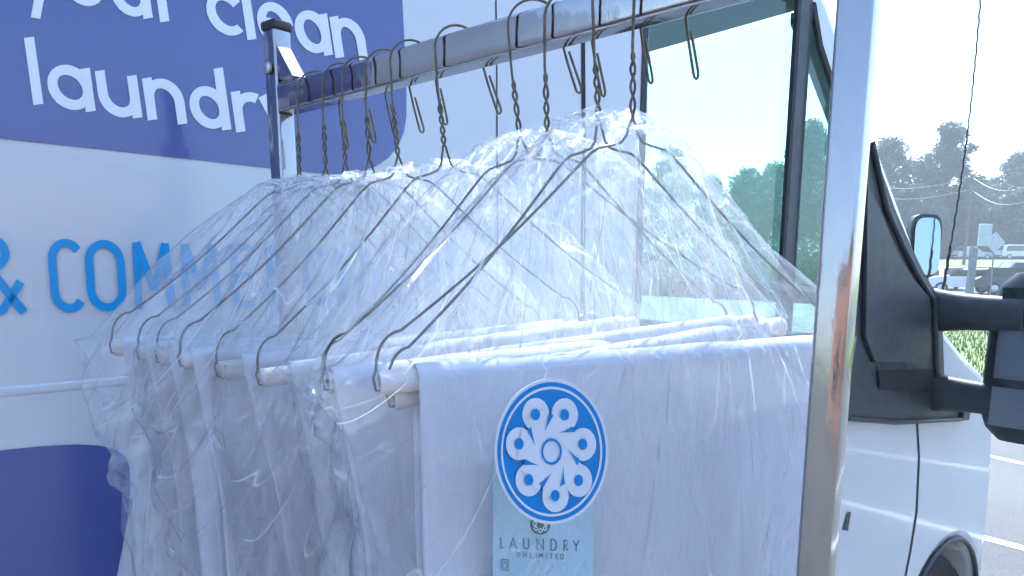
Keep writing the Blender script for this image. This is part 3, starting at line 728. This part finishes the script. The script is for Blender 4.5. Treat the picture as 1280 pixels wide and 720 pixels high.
# cloth folded over each tube
cl_lab = ['white cloth on the hanger closest to the far post', 'white cloth second from the far post in the plastic bags', 'white cloth third from the far post in the plastic bags',
          'white cloth fourth from the far post in the plastic bags', 'white cloth hanging from the fifth tube from the far post', 'white cloth beside the bare tube end in the middle of the left group',
          'white folded cloth behind the bright plastic covered tube ends', 'white cloth with its raised right edge behind the front pair', 'white cloth directly behind the front cloth, tube end lowest',
          'large smooth white cloth at the front behind the round blue sticker']
for i, mw in enumerate(ROT):
    rg = random.Random(i*11+5); HW = HWS[i]
    front = i == 9
    x0 = -.194 if front else -HW+(rg.uniform(.004, .016) if i in (0, 1, 2, 3, 7) else rg.uniform(.024, .045)); x1 = .205 if front else .19+rg.uniform(-.02, .02)
    Lf = rg.uniform(.62, .85); Lb = Lf-rg.uniform(.02, .09)
    A = .0075 if front else rg.uniform(.010, .018); ph = rg.uniform(0, 50)
    nx, nz = 90, 70
    mb = MB(); rr = .0125 if not front else .0135
    if i in (6, 7): Lf = .8
    for j in range(nz+1+10+nz):
        if j <= nz: f = 1-j/nz; s = -1; dz = f*Lf; ang = None
        elif j <= nz+9: ang = PI*(j-nz)/10; s = 0
        else: f = (j-nz-10)/nz; s = 1; dz = f*Lb; ang = None
        for k in range(nx+1):
            u = k/nx; x = x0+(x1-x0)*u
            if ang is not None:
                y = -rr*math.cos(ang); z = TZ+rr*math.sin(ang)+.001*noise.noise(Vector((x*30, ph, ang)))
            else:
                g = min(1, dz/.16); g = g*g*(3-2*g)*.8+.2*min(1, dz/.03)
                fold = noise.noise(Vector((x*16+dz*.7, ph+s*9, dz*1.1)))*1.3+.5*noise.noise(Vector((x*40+dz*2.5, ph+s*5, dz*3)))
                fold += .35*(1-abs(noise.noise(Vector((x*12-dz*3.5, ph+20, dz*2.5))))*4)*.5
                y = s*(rr*.9) + s*abs(fold)*A*g + fold*A*.8*g
                if not front: x = x + .012*g*noise.noise(Vector((dz*3, ph+u*3, 2)))+ (u-.5)*(-.03)*g
                else: x = x+.006*g*noise.noise(Vector((dz*4, ph+u*2, 2)))
                z = TZ-dz
                if u < .05: y += s*.0012*(1 if u < .035 else 0)
            mb.v.append(Vector((x, y, z)))
    R_ = nx+1
    mb.f = [(j*R_+k, j*R_+k+1, (j+1)*R_+k+1, (j+1)*R_+k) for j in range(2*nz+10) for k in range(nx)]
    o = mb.build('white_cloth', M['cloth'], smooth=60)
    o.rotation_mode = 'XYZ'; o.matrix_world = mw; o.location = mw.translation; o.rotation_euler = mw.to_euler()
    md = o.modifiers.new('thickness', 'SOLIDIFY'); md.thickness = .0012
    tag(o, cl_lab[i], 'cloth', 'white cloths folded over hanger tubes')
# clear bags, one over each pair of hangers
def sstep(f): f = min(max(f, 0), 1); return f*f*(3-2*f)
bag_lab = ['clear plastic bag furthest left, spreading over the far pair of hangers', 'clear plastic bag over the third and fourth hangers from the far post',
           'clear plastic bag draped over the middle hangers beside the crumpled bag top', 'clear crinkled plastic bag with a bright crumpled neck, behind the front bag',
           'clear plastic bag nearest the camera carrying the round blue sticker']
for bi in range(5):
    i0, i1 = bi*2, bi*2+1; HW = HWS[i1]
    b0, y0, r0 = hang[i0]; b1, y1, r1 = hang[i1]
    yaw = (y0+y1)/2; roll = (r0+r1)/2*(1 if bi < 4 else .5); ctr = (b0+b1)/2
    mw = Matrix.Translation(ctr) @ Matrix.Rotation(yaw, 4, 'Z') @ Matrix.Rotation(-roll, 4, 'Y')
    inv = mw.inverted(); pa = inv @ b0; pb = inv @ b1
    dx = abs(pa.x-pb.x)/2; dy = abs(pa.y-pb.y)/2
    skew = (pb.x-pa.x)/(pb.y-pa.y) if abs(pb.y-pa.y) > 1e-4 else 0
    skew = max(-1.2, min(1.2, skew))
    nu, nv = 260, 190; mb = MB(); mb.uv = []; uv2 = []; ph = bi*17.3+2
    Lb = [.78, .7, .66, .62, .9][bi]
    for j in range(nv+1):
        v = j/nv
        if v < .10:
            f = v/.10; zt = (-.104, -.108, -.108, -.092, -.088)[bi]; z = zt+(-.114-zt)*f; Wd = .012+.045*f+.01*math.sin(f*PI); T = .010+.018*f+dy*.6*f
        elif v < .42:
            f = (v-.10)/.32; z = -.114+(TZ+.012+.114)*(f**1.06); Wd = .057+(HW+.018-.057)*f**.96+dx*.5*f; T = .028+dy*.6+(.030+dy*.4)*f
        else:
            f = (v-.42)/.58; z = TZ+.012-Lb*f; Wd = HW+.018+dx*.5-.012*sstep(f*3)+.01*math.sin(f*9+ph); T = .058+dy+.008*math.sin(f*7+ph)
        for k in range(nu):
            t = 2*PI*k/nu; ct, st = math.cos(t), math.sin(t)
            x = Wd*math.copysign(abs(ct)**.75, ct); y = T*math.copysign(abs(st)**.7, st)
            # flattened, creased film
            pu = Vector((math.atan2(y*3, x)*1.6, v*4.5, ph))
            P3 = Vector((x*11, y*11+ph, z*3.2))
            d_, _p = noise.voronoi(P3, distance_metric='DISTANCE', exponent=2.5)
            e1_ = d_[1]-d_[0]
            d2_, _p = noise.voronoi(Vector((x*30, y*30-ph, z*12)), distance_metric='DISTANCE', exponent=2.5)
            e2_ = d2_[1]-d2_[0]
            big = noise.noise(Vector((x*9+ph, y*6, z*3.0)))
            amp = .35+.65*sstep((v-.05)/.4)
            th_ = math.atan2(x, -(z+.03)); rr0 = math.hypot(x, z+.03)
            rid = 1-min(1, abs(noise.noise(Vector((th_*9+(40 if st > 0 else 0), rr0*2.0, ph))))*5)
            rid2 = 1-min(1, abs(noise.noise(Vector((th_*21+(40 if st > 0 else 0), rr0*4.0, ph+7))))*4)
            fq = noise.noise(Vector((th_*3.2+(40 if st > 0 else 0), rr0*1.2, ph+31)))*2.2
            tri = abs((fq*3.0) % 2.0-1.0)                       # sharp edged long pleats running down from the neck
            dsp = (.012+.010*sstep(v))*(tri-.5)*sstep(v/.3)+.003*rid+(.018*big + .012*(min(e1_, .5)-.25)+.002*(min(e2_, .4)-.2))*amp
            if v < .42: dsp += .003*noise.noise(Vector((t*7, ph, z*8)))+.003*abs(noise.noise(Vector((t*11, ph+5, z*5))))
            if v < .07: dsp += .008*noise.noise(Vector((t*3, ph, v*30)))
            nrm = Vector((ct/max(Wd, .02), st/max(T, .02))).normalized()
            ed = 1+1.2*max(0, abs(ct)-.9)*10*abs(noise.noise(Vector((z*14, ph, ct))))*.5
            X = x+nrm.x*dsp*ed+ y*skew*.8; Y = y+nrm.y*dsp
            if bi == 4 and v > .40 and st < 0:                     # the front panel lies flatter under the sticker
                Y = Y*.35+(-T*.80)*.65*abs(st)**.3
            Z = z + (.010*noise.noise(Vector((t*2, ph+9, 0))) if v < .05 else 0)
            if v > .42: Z += .05*(v-.42)*noise.noise(Vector((t*1.3, ph, 5)))
            if bi == 4 and X > 0: X *= .90
            if bi < 1 and ct < 0: X += -.006*sstep((v-.1)/.3)*(1-.6*sstep((v-.45)/.3))
            mb.v.append(Vector((X, Y, Z)))
            side = 1 if st > 0 else -1
            mb.uv.append((x + (3.0 if side > 0 else 0)+ph, -z)); uv2.append((math.atan2(x, -(z+.03)) + (3.0 if side > 0 else 0)+ph, math.hypot(x, z+.03)))
    mb.f = [(j*nu+k, j*nu+(k+1) % nu, (j+1)*nu+(k+1) % nu, (j+1)*nu+k) for j in range(nv) for k in range(nu)]
    o = mb.build('plastic_bag', filmmat('clear_film', bi), smooth=75)
    ul = o.data.uv_layers.new(name='Polar')
    for l in o.data.loops: ul.data[l.index].uv = uv2[l.vertex_index]
    o.location = mw.translation; o.rotation_euler = mw.to_euler()
    tag(o, bag_lab[bi], 'plastic bag', 'clear bags over the hanging cloths')

# ------------------------------------------------------------------ card and sticker at the front bag
b10, y10, r10 = hang[9]
fn = Vector((-math.sin(y10), math.cos(y10), 0))
def FP(off): return lambda x, y, o=0: hit(x, y, b10-fn*(off+o), fn)
inv10 = Matrix.Translation(-(b10+Vector((0, 0, -.45))))
cardth = thing('swing_card', 'pale blue laundry card with dark lettering below the round sticker', 'card', b10+Vector((0, 0, -.45)), 0)
cf = FP(.036)
cpoly = [(617, 575), (740, 583), (742, 740), (743, 800), (616, 800)]
MB().prism([cf(x, y) for x, y in cpoly], fn*.0006).build('card_sheet', M['card'], cardth, smooth=False)
mb = MB(); lw = 1.1
def put(mb, word, xs_, yb_, ht_, font, w_, f3, o_):
    for ch, (x0, x1) in zip(word, xs_):
        glyph(mb, ch, font, lambda u, v, x0=x0, x1=x1: (x0+(x1-x0)*u, yb_((x0+x1)/2)-v*ht_), w_, f3, o_)
put(mb, 'LAUNDRY', ((625.5, 630), (637, 646), (654, 661.5), (670.5, 680), (688, 696.5), (704.5, 710), (716.5, 724)), lambda x: 685+(x-627)*.045, 13.5, UPPER, 1.5, FP(.0366), 0)
put(mb, 'UNLIMITED', ((646, 650), (654, 658.5), (662.5, 666), (669, 671.5), (674, 679), (682, 684.5), (687, 691), (694.5, 698), (700.5, 705)), lambda x: 696+(x-646)*.05, 6.0, UPPER, 1.0, FP(.0366), 0)
for pts in ([(626.5, 699.5), (635.5, 699.5), (635.5, 713), (626.5, 713), (626.5, 699.5)], [(627, 702), (635, 702)], [(631+3*math.cos(t), 707.5+3.6*math.sin(t)) for t in [2*PI*k/16 for k in range(17)]]):
    vs, fs = ribbon(pts, .9); mb.add([FP(.0367)(x, y, .0002*len(pts)/10) for x, y in vs], fs)
# small emblem peeping out below the sticker
def disc(cx, cy, rx, ry, n=40): return [(cx+rx*math.cos(2*PI*k/n), cy+ry*math.sin(2*PI*k/n)) for k in range(n)]
mb.add([FP(.0368)(x, y) for x, y in disc(675.5, 656, 12.5, 12.5)], [tuple(range(40))])
mb.build('card_print', M['ink'], cardth, smooth=False)
mb = MB()
for k in range(7):
    a = PI/2+2*PI*k/7; cx, cy = 675.5+7.2*math.cos(a), 656+7.2*math.sin(a)
    vs, fs = ribbon([(x, y) for x, y in disc(cx, cy, 2.1, 2.3, 14)]+[disc(cx, cy, 2.1, 2.3, 14)[0]], 1.5); mb.add([FP(.0371)(x, y) for x, y in vs], fs)
mb.build('card_emblem', M['palink'], cardth, smooth=False); mb = MB()
for dx_, dy_ in ((0, 0), (17, 3)):
    pts = arc(672+dx_, -(703+dy_), 5, 6, 150, -60, 12); pts = [(x, -y) for x, y in pts]+[(672+dx_, 712+dy_), (672+dx_-1, 718+dy_)]
    vs, fs = ribbon(pts, 1.2); mb.add([FP(.0370)(x, y) for x, y in vs], fs)
    vs, fs = ribbon([(660+dx_, 722+dy_), (672+dx_, 714+dy_), (686+dx_, 722+dy_)], 1.2); mb.add([FP(.0373)(x, y) for x, y in vs], fs)
mb.build('card_pale_print', M['palink'], cardth, smooth=False)

SX, SY, SRX, SRY = 689.5, 564.5, 71.0, 91.0
stick = thing('round_sticker', 'round blue sticker with a white seven lobed flower emblem on the front bag', 'sticker', hit(SX, SY, b10-fn*.085, fn), 0)
def sn(x, y): return (SX+SRX*x, SY+SRY*y)
def FS(x, y, o=0): return hit(*sn(x, y), b10-fn*(.080+o), fn)
nC = 72
MB().prism([FS(math.cos(2*PI*k/nC), math.sin(2*PI*k/nC)) for k in range(nC)], fn*.0008).build('sticker_edge', M['stwhite'], stick, smooth=False)
def dpoly(mb, pts, o): mb.holed([FS(x, y, o) for x, y in pts], [])
mb = MB(); dpoly(mb, disc(0, 0, .955, .955, nC), .0004); mb.build('blue_field', M['stblue'], stick, smooth=False)
mb = MB()
vs, fs = ribbon(disc(0, 0, .875, .875, nC)+[disc(0, 0, .875, .875, nC)[0]], .035); mb.add([FS(x, y, .0008) for x, y in vs], fs)
mb.build('white_ring', M['stwhite'], stick, smooth=False)
lob = [(-.28, -.51), (.23, -.506), (.55, -.10), (.477, .395), (.066, .605), (-.40, .387), (-.57, -.107)]
mb = MB(); dpoly(mb, disc(0, .0, .46, .45, 40), .0010)
for k, (x, y) in enumerate(lob):
    dpoly(mb, disc(x, y, .235, .228, 40), .0012+.0001*k)
    a = math.atan2(y, x); nxp = (-math.sin(a), math.cos(a))
    # comma shaped neck leaning towards the centre
    r1 = .215
    L1 = [(x+nxp[0]*r1, y+nxp[1]*r1), (x*.62+nxp[0]*.20, y*.62+nxp[1]*.20), (x*.30+nxp[0]*.20, y*.30+nxp[1]*.20), (0, 0), (x*.35-nxp[0]*.16, y*.35-nxp[1]*.16), (x*.62-nxp[0]*.19, y*.62-nxp[1]*.19), (x-nxp[0]*r1, y-nxp[1]*r1)]
    dpoly(mb, L1, .0020+.0001*k)
mb.build('flower_emblem', M['stwhite'], stick, smooth=False)
mb = MB()
for x, y in lob: dpoly(mb, disc(x, y, .078, .078, 24), .0030)
for k, (x, y) in enumerate(lob):                              # curling blue gaps
    a = math.atan2(y, x)+PI/7; pts = [(math.cos(a+da)*r, math.sin(a+da)*r) for r, da in ((.50, 0.03), (.43, -.05), (.36, -.17), (.30, -.36))]
    n_ = len(pts); L_ = []; R__ = []
    for q, (px_, py_) in enumerate(pts):
        wq = (.05, .028, .014, .002)[q]; aa = math.atan2(py_, px_)
        L_.append((px_-math.sin(aa)*wq, py_+math.cos(aa)*wq)); R__.append((px_+math.sin(aa)*wq, py_-math.cos(aa)*wq))
    mb.add([FS(x_, y_, .0032) for x_, y_ in L_+R__], [(q, q+1, n_+q+1, n_+q) for q in range(n_-1)])
vs, fs = ribbon(disc(0, 0, .165, .165, 40)+[disc(0, 0, .165, .165, 40)[0]], .035); mb.add([FS(x, y, .0034) for x, y in vs], fs)
mb.build('emblem_blue', M['stblue'], stick, smooth=False)

# ------------------------------------------------------------------ background cars
def car(px, dist, L, paint, label, kind='suv', face=0.0, group='cars parked in the far lot', H=1.6):
    x = (px-640)/F*dist*1.015; z0 = gh(x, dist)
    if dist < 56.5: z0 += .004
    root = thing('parked_car', label, 'car', (x, dist, z0), face, group)
    mw = ROOTM[root.name]; I = Matrix.Identity(4); Wc = 1.85
    if kind == 'pickup': prof = [(-.5, .42), (-.5, .98), (-.12, 1.0), (-.10, 1.55), (-.04, H*1.12), (.13, H*1.12), (.23, 1.12), (.44, 1.05), (.5, .9), (.5, .42)]
    elif kind == 'sedan': prof = [(-.5, .35), (-.5, .85), (-.36, .98), (-.22, H*.93), (-.02, H*.95), (.16, .98), (.42, .85), (.5, .68), (.5, .35)]
    else: prof = [(-.5, .4), (-.49, 1.0), (-.42, H*.97), (-.3, H), (.05, H*.98), (.2, 1.08), (.43, .98), (.5, .8), (.5, .4)]
    prof = [(a*L, h) for a, h in prof]
    rings = [[Vector((a*s, y, .4+(h-.4)*s2)) for a, h in prof] for y, s, s2 in ((-Wc/2, .985, .97), (-Wc/2+.08, 1, 1), (Wc/2-.08, 1, 1), (Wc/2, .985, .97))]
    b = MB().loft(rings, True, True).build('body', paint, root, inv=I)
    hs = [h for a, h in prof]; cab = [p for p in prof if p[1] > 1.04]
    base_h = 1.02
    # glass band: side panes, windscreen, rear pane
    a0 = min(p[0] for p in cab); a1 = max(p[0] for p in cab)
    for y in (-Wc/2-.004, Wc/2+.004):
        MB().add([(a0+.05, y, base_h), (a1+.22 if kind != 'pickup' else a1+.1, y, base_h), (a1-.32 if kind != 'pickup' else a1-.35, y, H*.92), (a0+.18, y, H*.92)], [(0, 1, 2, 3)]).build('side_glass', M['darkglass'], root, inv=I)
    e = (min(p[0] for p in cab if p[1] > H*.9), max(p[0] for p in cab if p[1] > H*.9))
    # rear / front glass follow the slanted profile segments
    for s in range(len(prof)-1):
        (p0, h0), (p1, h1) = prof[s], prof[s+1]
        if abs(h1-h0) > .35 and max(h0, h1) > 1.3:
            nx_ = Vector((h1-h0, 0, -(p1-p0))).normalized(); nx_ = nx_ if nx_.x*(p0+p1) > 0 else -nx_
            q0 = Vector((p0, 0, h0)).lerp(Vector((p1, 0, h1)), .12)+nx_*.006; q1 = Vector((p0, 0, h0)).lerp(Vector((p1, 0, h1)), .88)+nx_*.006
            MB().add([q0+Vector((0, -.72, 0)), q0+Vector((0, .72, 0)), q1+Vector((0, .62, 0)), q1+Vector((0, -.62, 0))], [(0, 1, 2, 3)]).build('end_glass', M['darkglass'], root, inv=I)
    for a in (-.31*L, .31*L):
        for y in (-Wc/2+.08, Wc/2-.08):
            wo = MB().lathe((a, y, .34), (0, 1, 0), [(.1, -.11), (.3, -.11), (.34, -.08), (.34, .08), (.3, .11), (.1, .11)], 20).build('wheel', M['rubber'], root, inv=I)
            MB().lathe((a, y, .34), (0, 1, 0), [(.21, -.115), (.2, -.118), (.05, -.125), (.05, .125), (.2, .118), (.21, .115)], 16).build('rim', M['steel_rim'], wo, inv=I)
    for y in (-.72, .72):
        MB().box((.495*L, y, .74), (.06, .32, .14)).build('headlight', M['lamp'], root, inv=I)
        MB().box((-.497*L, y, .86), (.05, .2, .2)).build('tail_light', M['redlamp'], root, inv=I)
    for a in (.5*L, -.5*L):
        MB().box((a, 0, .50), (.12, 1.7, .16)).build('bumper', M['black_plastic'], root, inv=I)
    return root
def paint(n, c): return mat(n, c, .3, var=.03, coat=1.0)
pw, pg, pb, ps, pr = paint('white_car_paint', (.72, .74, .76)), paint('charcoal_paint', (.05, .055, .065)), paint('blue_car_paint', (.10, .15, .22)), paint('silver_paint', (.45, .47, .5)), paint('maroon_paint', (.16, .03, .03))
car(1196, 44, 4.6, pw, 'white car in the far lot, left of the grey post', 'suv', PI*.86, H=1.5)
car(1260, 43, 5.4, pg, 'dark grey pickup truck in the far lot', 'pickup', PI*.93, H=1.65)
car(1228, 56, 4.6, ps, 'silver car partly hidden behind the grey post', 'sedan', -.9)
car(1196, 93, 4.8, ps, 'silver car up on the far rise above the grass bank, left', 'sedan', .1, H=1.7)
car(1252, 92, 4.9, pw, 'white car up on the far rise above the pickup', 'suv', .0, H=1.8)
car(1276, 96, 4.7, pb, 'blue grey car on the far rise at the right edge', 'sedan', .0, H=1.7)
car(1172, 50, 4.4, pr, 'maroon car in the far lot behind the antenna base', 'sedan', 1.3)
car(1300, 48, 4.6, pb, 'blue grey car in the far lot past the pickup', 'suv', PI*.9)

# poles, signs, wires
def at(px, py, dist):
    d = ray(px, py); return CAM + d*(dist/d.y)
def gp(px, dist): p = at(px, 325, dist); return Vector((p.x, p.y, gh(p.x, p.y)))
g = gp(1216, 26); sg = thing('sign_post', 'grey post carrying a tall rectangular sign box between the cars', 'sign', g)
a = at(1216, 310, 26)
MB().box((g.x, g.y, (a.z+G)/2), (.20, .16, a.z-G)).build('post', M['pole'], sg)
c1, c2 = at(1222, 308, 26), at(1240, 280, 26)
MB().box((c1+c2)/2, (c2.x-c1.x, .14, c2.z-c1.z), None, .03).build('sign_box', M['sign'], sg)
g = gp(1243, 32); ds = thing('diamond_sign', 'pale diamond shaped road sign on a thin pole', 'sign', g)
c1 = at(1243, 303, 32); MB().tube([g, c1], .03, 8).build('pole', M['pole'], ds)
MB().box(c1-Vector((0, .04, 0)), (.62, .015, .62), Matrix.Rotation(PI/4, 3, 'Y')).build('plate', M['sign'], ds)
ends = []
for i, (px, d_, top, lb) in enumerate(((1290, 60, 236, 'wooden utility pole beside the far lot at the right edge'), (1205, 78, 232, 'wooden utility pole in front of the tree row'), (1060, 100, 238, 'wooden utility pole hidden mostly by the near rack post'))):
    g = gp(px, d_); t_ = at(px, top-14, d_); up = thing('utility_pole', lb, 'utility pole', g, 0, 'utility poles along the tree row')
    MB().tube([g, Vector((g.x, g.y, t_.z))], [.16, .11], 10).build('pole', M['wood'], up)
    MB().box((g.x, g.y, t_.z-.4), (2.2, .12, .12), Matrix.Rotation(-.5, 3, 'Z')).build('crossarm', M['wood'], up)
    ends.append(Vector((g.x, g.y, t_.z-.3)))
for (i, j, dz, lb) in ((0, 1, 0, 'upper power line strung before the trees at the right'), (0, 1, -1.2, 'lower power line strung before the trees at the right'), (1, 2, 0, 'upper power line running left behind the rack post'), (1, 2, -1.2, 'lower power line running left behind the rack post')):
    p, q = ends[i], ends[j]
    pts = [p.lerp(q, k/16)+Vector((0, 0, dz-1.0*math.sin(PI*k/16))) for k in range(17)]
    o = MB().tube(pts, .03, 5).build('power_line', M['cable']); tag(o, lb, 'power line', 'power lines between the utility poles'); origin_to(o, p)

# ------------------------------------------------------------------ trees
def tree(px, dist, top, wpx, label, leaf='leaf_a', seed=0, n=5200, ls=.34, low=.18):
    rg = random.Random(seed); g = gp(px, dist); T = at(px, top, dist); H = T.z-g.z; Wr = wpx/2/F*dist
    root = thing('tree', label, 'tree', g, 0, 'trees along the far side of the lot')
    I = Matrix.Identity(4); tr = MB()
    tr.tube([(0, 0, -.3), (.1*rg.uniform(-1, 1), 0, H*.3), (.2*rg.uniform(-1, 1), .1, H*.7), (0, 0, H*.93)], [H*.028, H*.020, H*.01, .03], 9)
    clumps = []
    NK = 44
    for k in range(NK):
        z = H*(low+.10+(.97-low-.10)*(k+.5)/NK); f = (z/H-low)/(1-low); prof = math.sin(PI*min(1, f*.92+.10))**.7
        a = k*2.4+rg.uniform(-.4, .4); r = Wr*prof*rg.uniform(.25, .85)
        c = Vector((r*math.cos(a), r*math.sin(a), z)); clumps.append((c, Wr*rg.uniform(.28, .48)*(1-.30*f)))
        if k % 2 == 0: tr.tube([(0, 0, z*.72), c*.5+Vector((0, 0, z*.42)), c], [H*.009, H*.006, .02], 6)
    clumps.append((Vector((0, 0, H*.93)), Wr*.22))
    tr.build('trunk', M['bark'], root, inv=I)
    mb = MB(); tot = sum(r*r for c, r in clumps)
    for c, r in clumps:
        for _ in range(int(n*r*r/tot)):
            d = Vector((rg.gauss(0, 1), rg.gauss(0, 1), rg.gauss(0, 1))).normalized()
            rad = r*(rg.random()**.4)*(1+.35*noise.noise(d*2.2+c)); p = c+Vector((d.x, d.y, d.z*.8))*rad
            u = Vector((rg.gauss(0, 1), rg.gauss(0, 1), rg.gauss(0, 1))).normalized(); v_ = u.cross(d+Vector((.01, .02, .03))).normalized(); s = ls*rg.uniform(.5, 1.2)
            mb.add([p-u*s*.5, p+v_*s*.3, p+u*s*.5, p-v_*s*.3], [(0, 1, 2, 3)])
    mb.build('crown', M[leaf], root, smooth=False, inv=I)
TR = [ # px, dist, top y, width px, label
 (1100, 108, 172, 90, 'loose leafy tree just right of the near rack post'), (1172, 104, 152, 84, 'tallest round tree behind the whip antenna'), (1262, 112, 190, 78, 'round tree at the right edge of the skyline'),
 (1218, 118, 226, 70, 'lower tree filling the dip between the two tall trees'), (1135, 100, 232, 80, 'low dense tree below the tall ones, left of the antenna'), (1205, 99, 256, 90, 'low dark tree behind the grey sign post'),
 (1268, 98, 240, 90, 'low dark tree behind the pickup truck'), (1320, 105, 205, 90, 'tree just beyond the right edge of the picture'), (1040, 106, 190, 80, 'tree behind the near rack post'),
 (836, 92, 186, 72, 'leafy tree seen at the left end of the cab window'), (885, 96, 222, 70, 'low tree seen in the middle of the cab window'), (930, 94, 212, 74, 'tree seen through the cab window left of the bar'), 
 (780, 98, 200, 80, 'tree hidden behind the window rear edge'), (1005, 70, 150, 80, 'dark tree filling the right end of the cab window'), (965, 90, 205, 80, 'low tree left of the dark one at the window bar')]
for i, (px, d_, top, wpx, lb) in enumerate(TR):
    big = top < 0
    tree(px, d_, top, wpx, lb, 'leaf_b' if (i % 3 == 1 or big) else 'leaf_a', seed=i+1, n=40000 if big else (17000 if px > 1080 else 8000), ls=.50 if not big else .34, low=.03 if top > 215 or big else .10)
# bushes closing the foot of the tree row
for i, px in enumerate(list(range(1070, 1330, 22))+list(range(700, 1060, 26))):
    d_ = 96+(i % 3)*2 if px > 1060 else 62+(i % 3)*2; g = gp(px, d_); rg = random.Random(i+40)
    mb = MB(); R_ = 2.1
    for _ in range(1500):
        d = Vector((rg.gauss(0, 1), rg.gauss(0, 1), abs(rg.gauss(0, 1)))).normalized(); rad = (rg.random()**.35)*(1+.3*noise.noise(d*2+Vector((i, 0, 0))))
        p = Vector((d.x*R_*rad, d.y*R_*rad, d.z*3.4*rad)); u = Vector((rg.gauss(0, 1), rg.gauss(0, 1), rg.gauss(0, 1))).normalized(); v_ = u.orthogonal().normalized(); s = .4*rg.uniform(.5, 1.2)
        mb.add([p-u*s*.5, p+v_*s*.3, p+u*s*.5, p-v_*s*.3], [(0, 1, 2, 3)])
    o = mb.build('shrub', M['leaf_b'], smooth=False); o.location = g
    if px > 1060: tag(o, 'dark green shrub at the foot of the far tree row', 'shrub', 'shrubs along the foot of the tree row')
    else: tag(o, 'dark green shrub seen through the cab window on the grass bank', 'shrub', 'shrubs on the bank behind the cab')

# ------------------------------------------------------------------ unseen brick shop added behind the camera for chrome and glass to reflect
bl = thing('added_brick_building', 'low brick shop added out of view across the lot for chrome and glass to reflect', 'building', (4, -16, G))
MB().box((2, -19, 2.4+G), (44, 6, 4.8)).build('wall', M['brick'], bl, smooth=False)
MB().box((2, -18.9, 4.95), (44.6, 6.6, .3)).build('roof', M['kerb'], bl, smooth=False)
for k in range(8):
    w_ = MB().box((-16+k*5.2, -15.99, 1.6), (2.6, .06, 2.0)).build('window', M['darkglass'], bl, smooth=False)
    MB().box((-16+k*5.2, -15.98, .55), (2.8, .14, .1)).build('sill', M['kerb'], w_, smooth=False)

# ------------------------------------------------------------------ air
hz = MB().box((0, 60, 24), (500, 420, 54)); hm = bpy.data.materials.new('haze_air'); hm.use_nodes = True; ht = hm.node_tree
ht.nodes.remove(ht.nodes['Principled BSDF']); pv = ht.nodes.new('ShaderNodeVolumePrincipled'); pv.inputs['Density'].default_value = .0022
pv.inputs['Color'].default_value = (.88, .94, .96, 1); pv.inputs['Anisotropy'].default_value = 0
ht.links.new(pv.outputs[0], ht.nodes['Material Output'].inputs['Volume'])
ho = hz.build('haze', hm, smooth=False); tag(ho, 'pale morning haze in the air over the lot', 'haze', kind='stuff')

# ------------------------------------------------------------------ render settings
SC.render.engine = 'CYCLES'; cy = SC.cycles
cy.max_bounces = 6; cy.transparent_max_bounces = 36; cy.diffuse_bounces = 2; cy.glossy_bounces = 3; cy.use_adaptive_sampling = True; cy.adaptive_threshold = 0.04; cy.adaptive_min_samples = 12; cy.volume_bounces = 0
cy.use_denoising = True; cy.sample_clamp_indirect = 6
cy.caustics_reflective = False; cy.caustics_refractive = False
vs_ = SC.view_settings; vs_.view_transform = 'Standard'; vs_.look = 'None'; vs_.gamma = 1; vs_.use_curve_mapping = False
vs_.exposure = 1.87
vs_.use_white_balance = True; vs_.white_balance_temperature = 5480; vs_.white_balance_tint = 6
print('WT', WT, WS2)
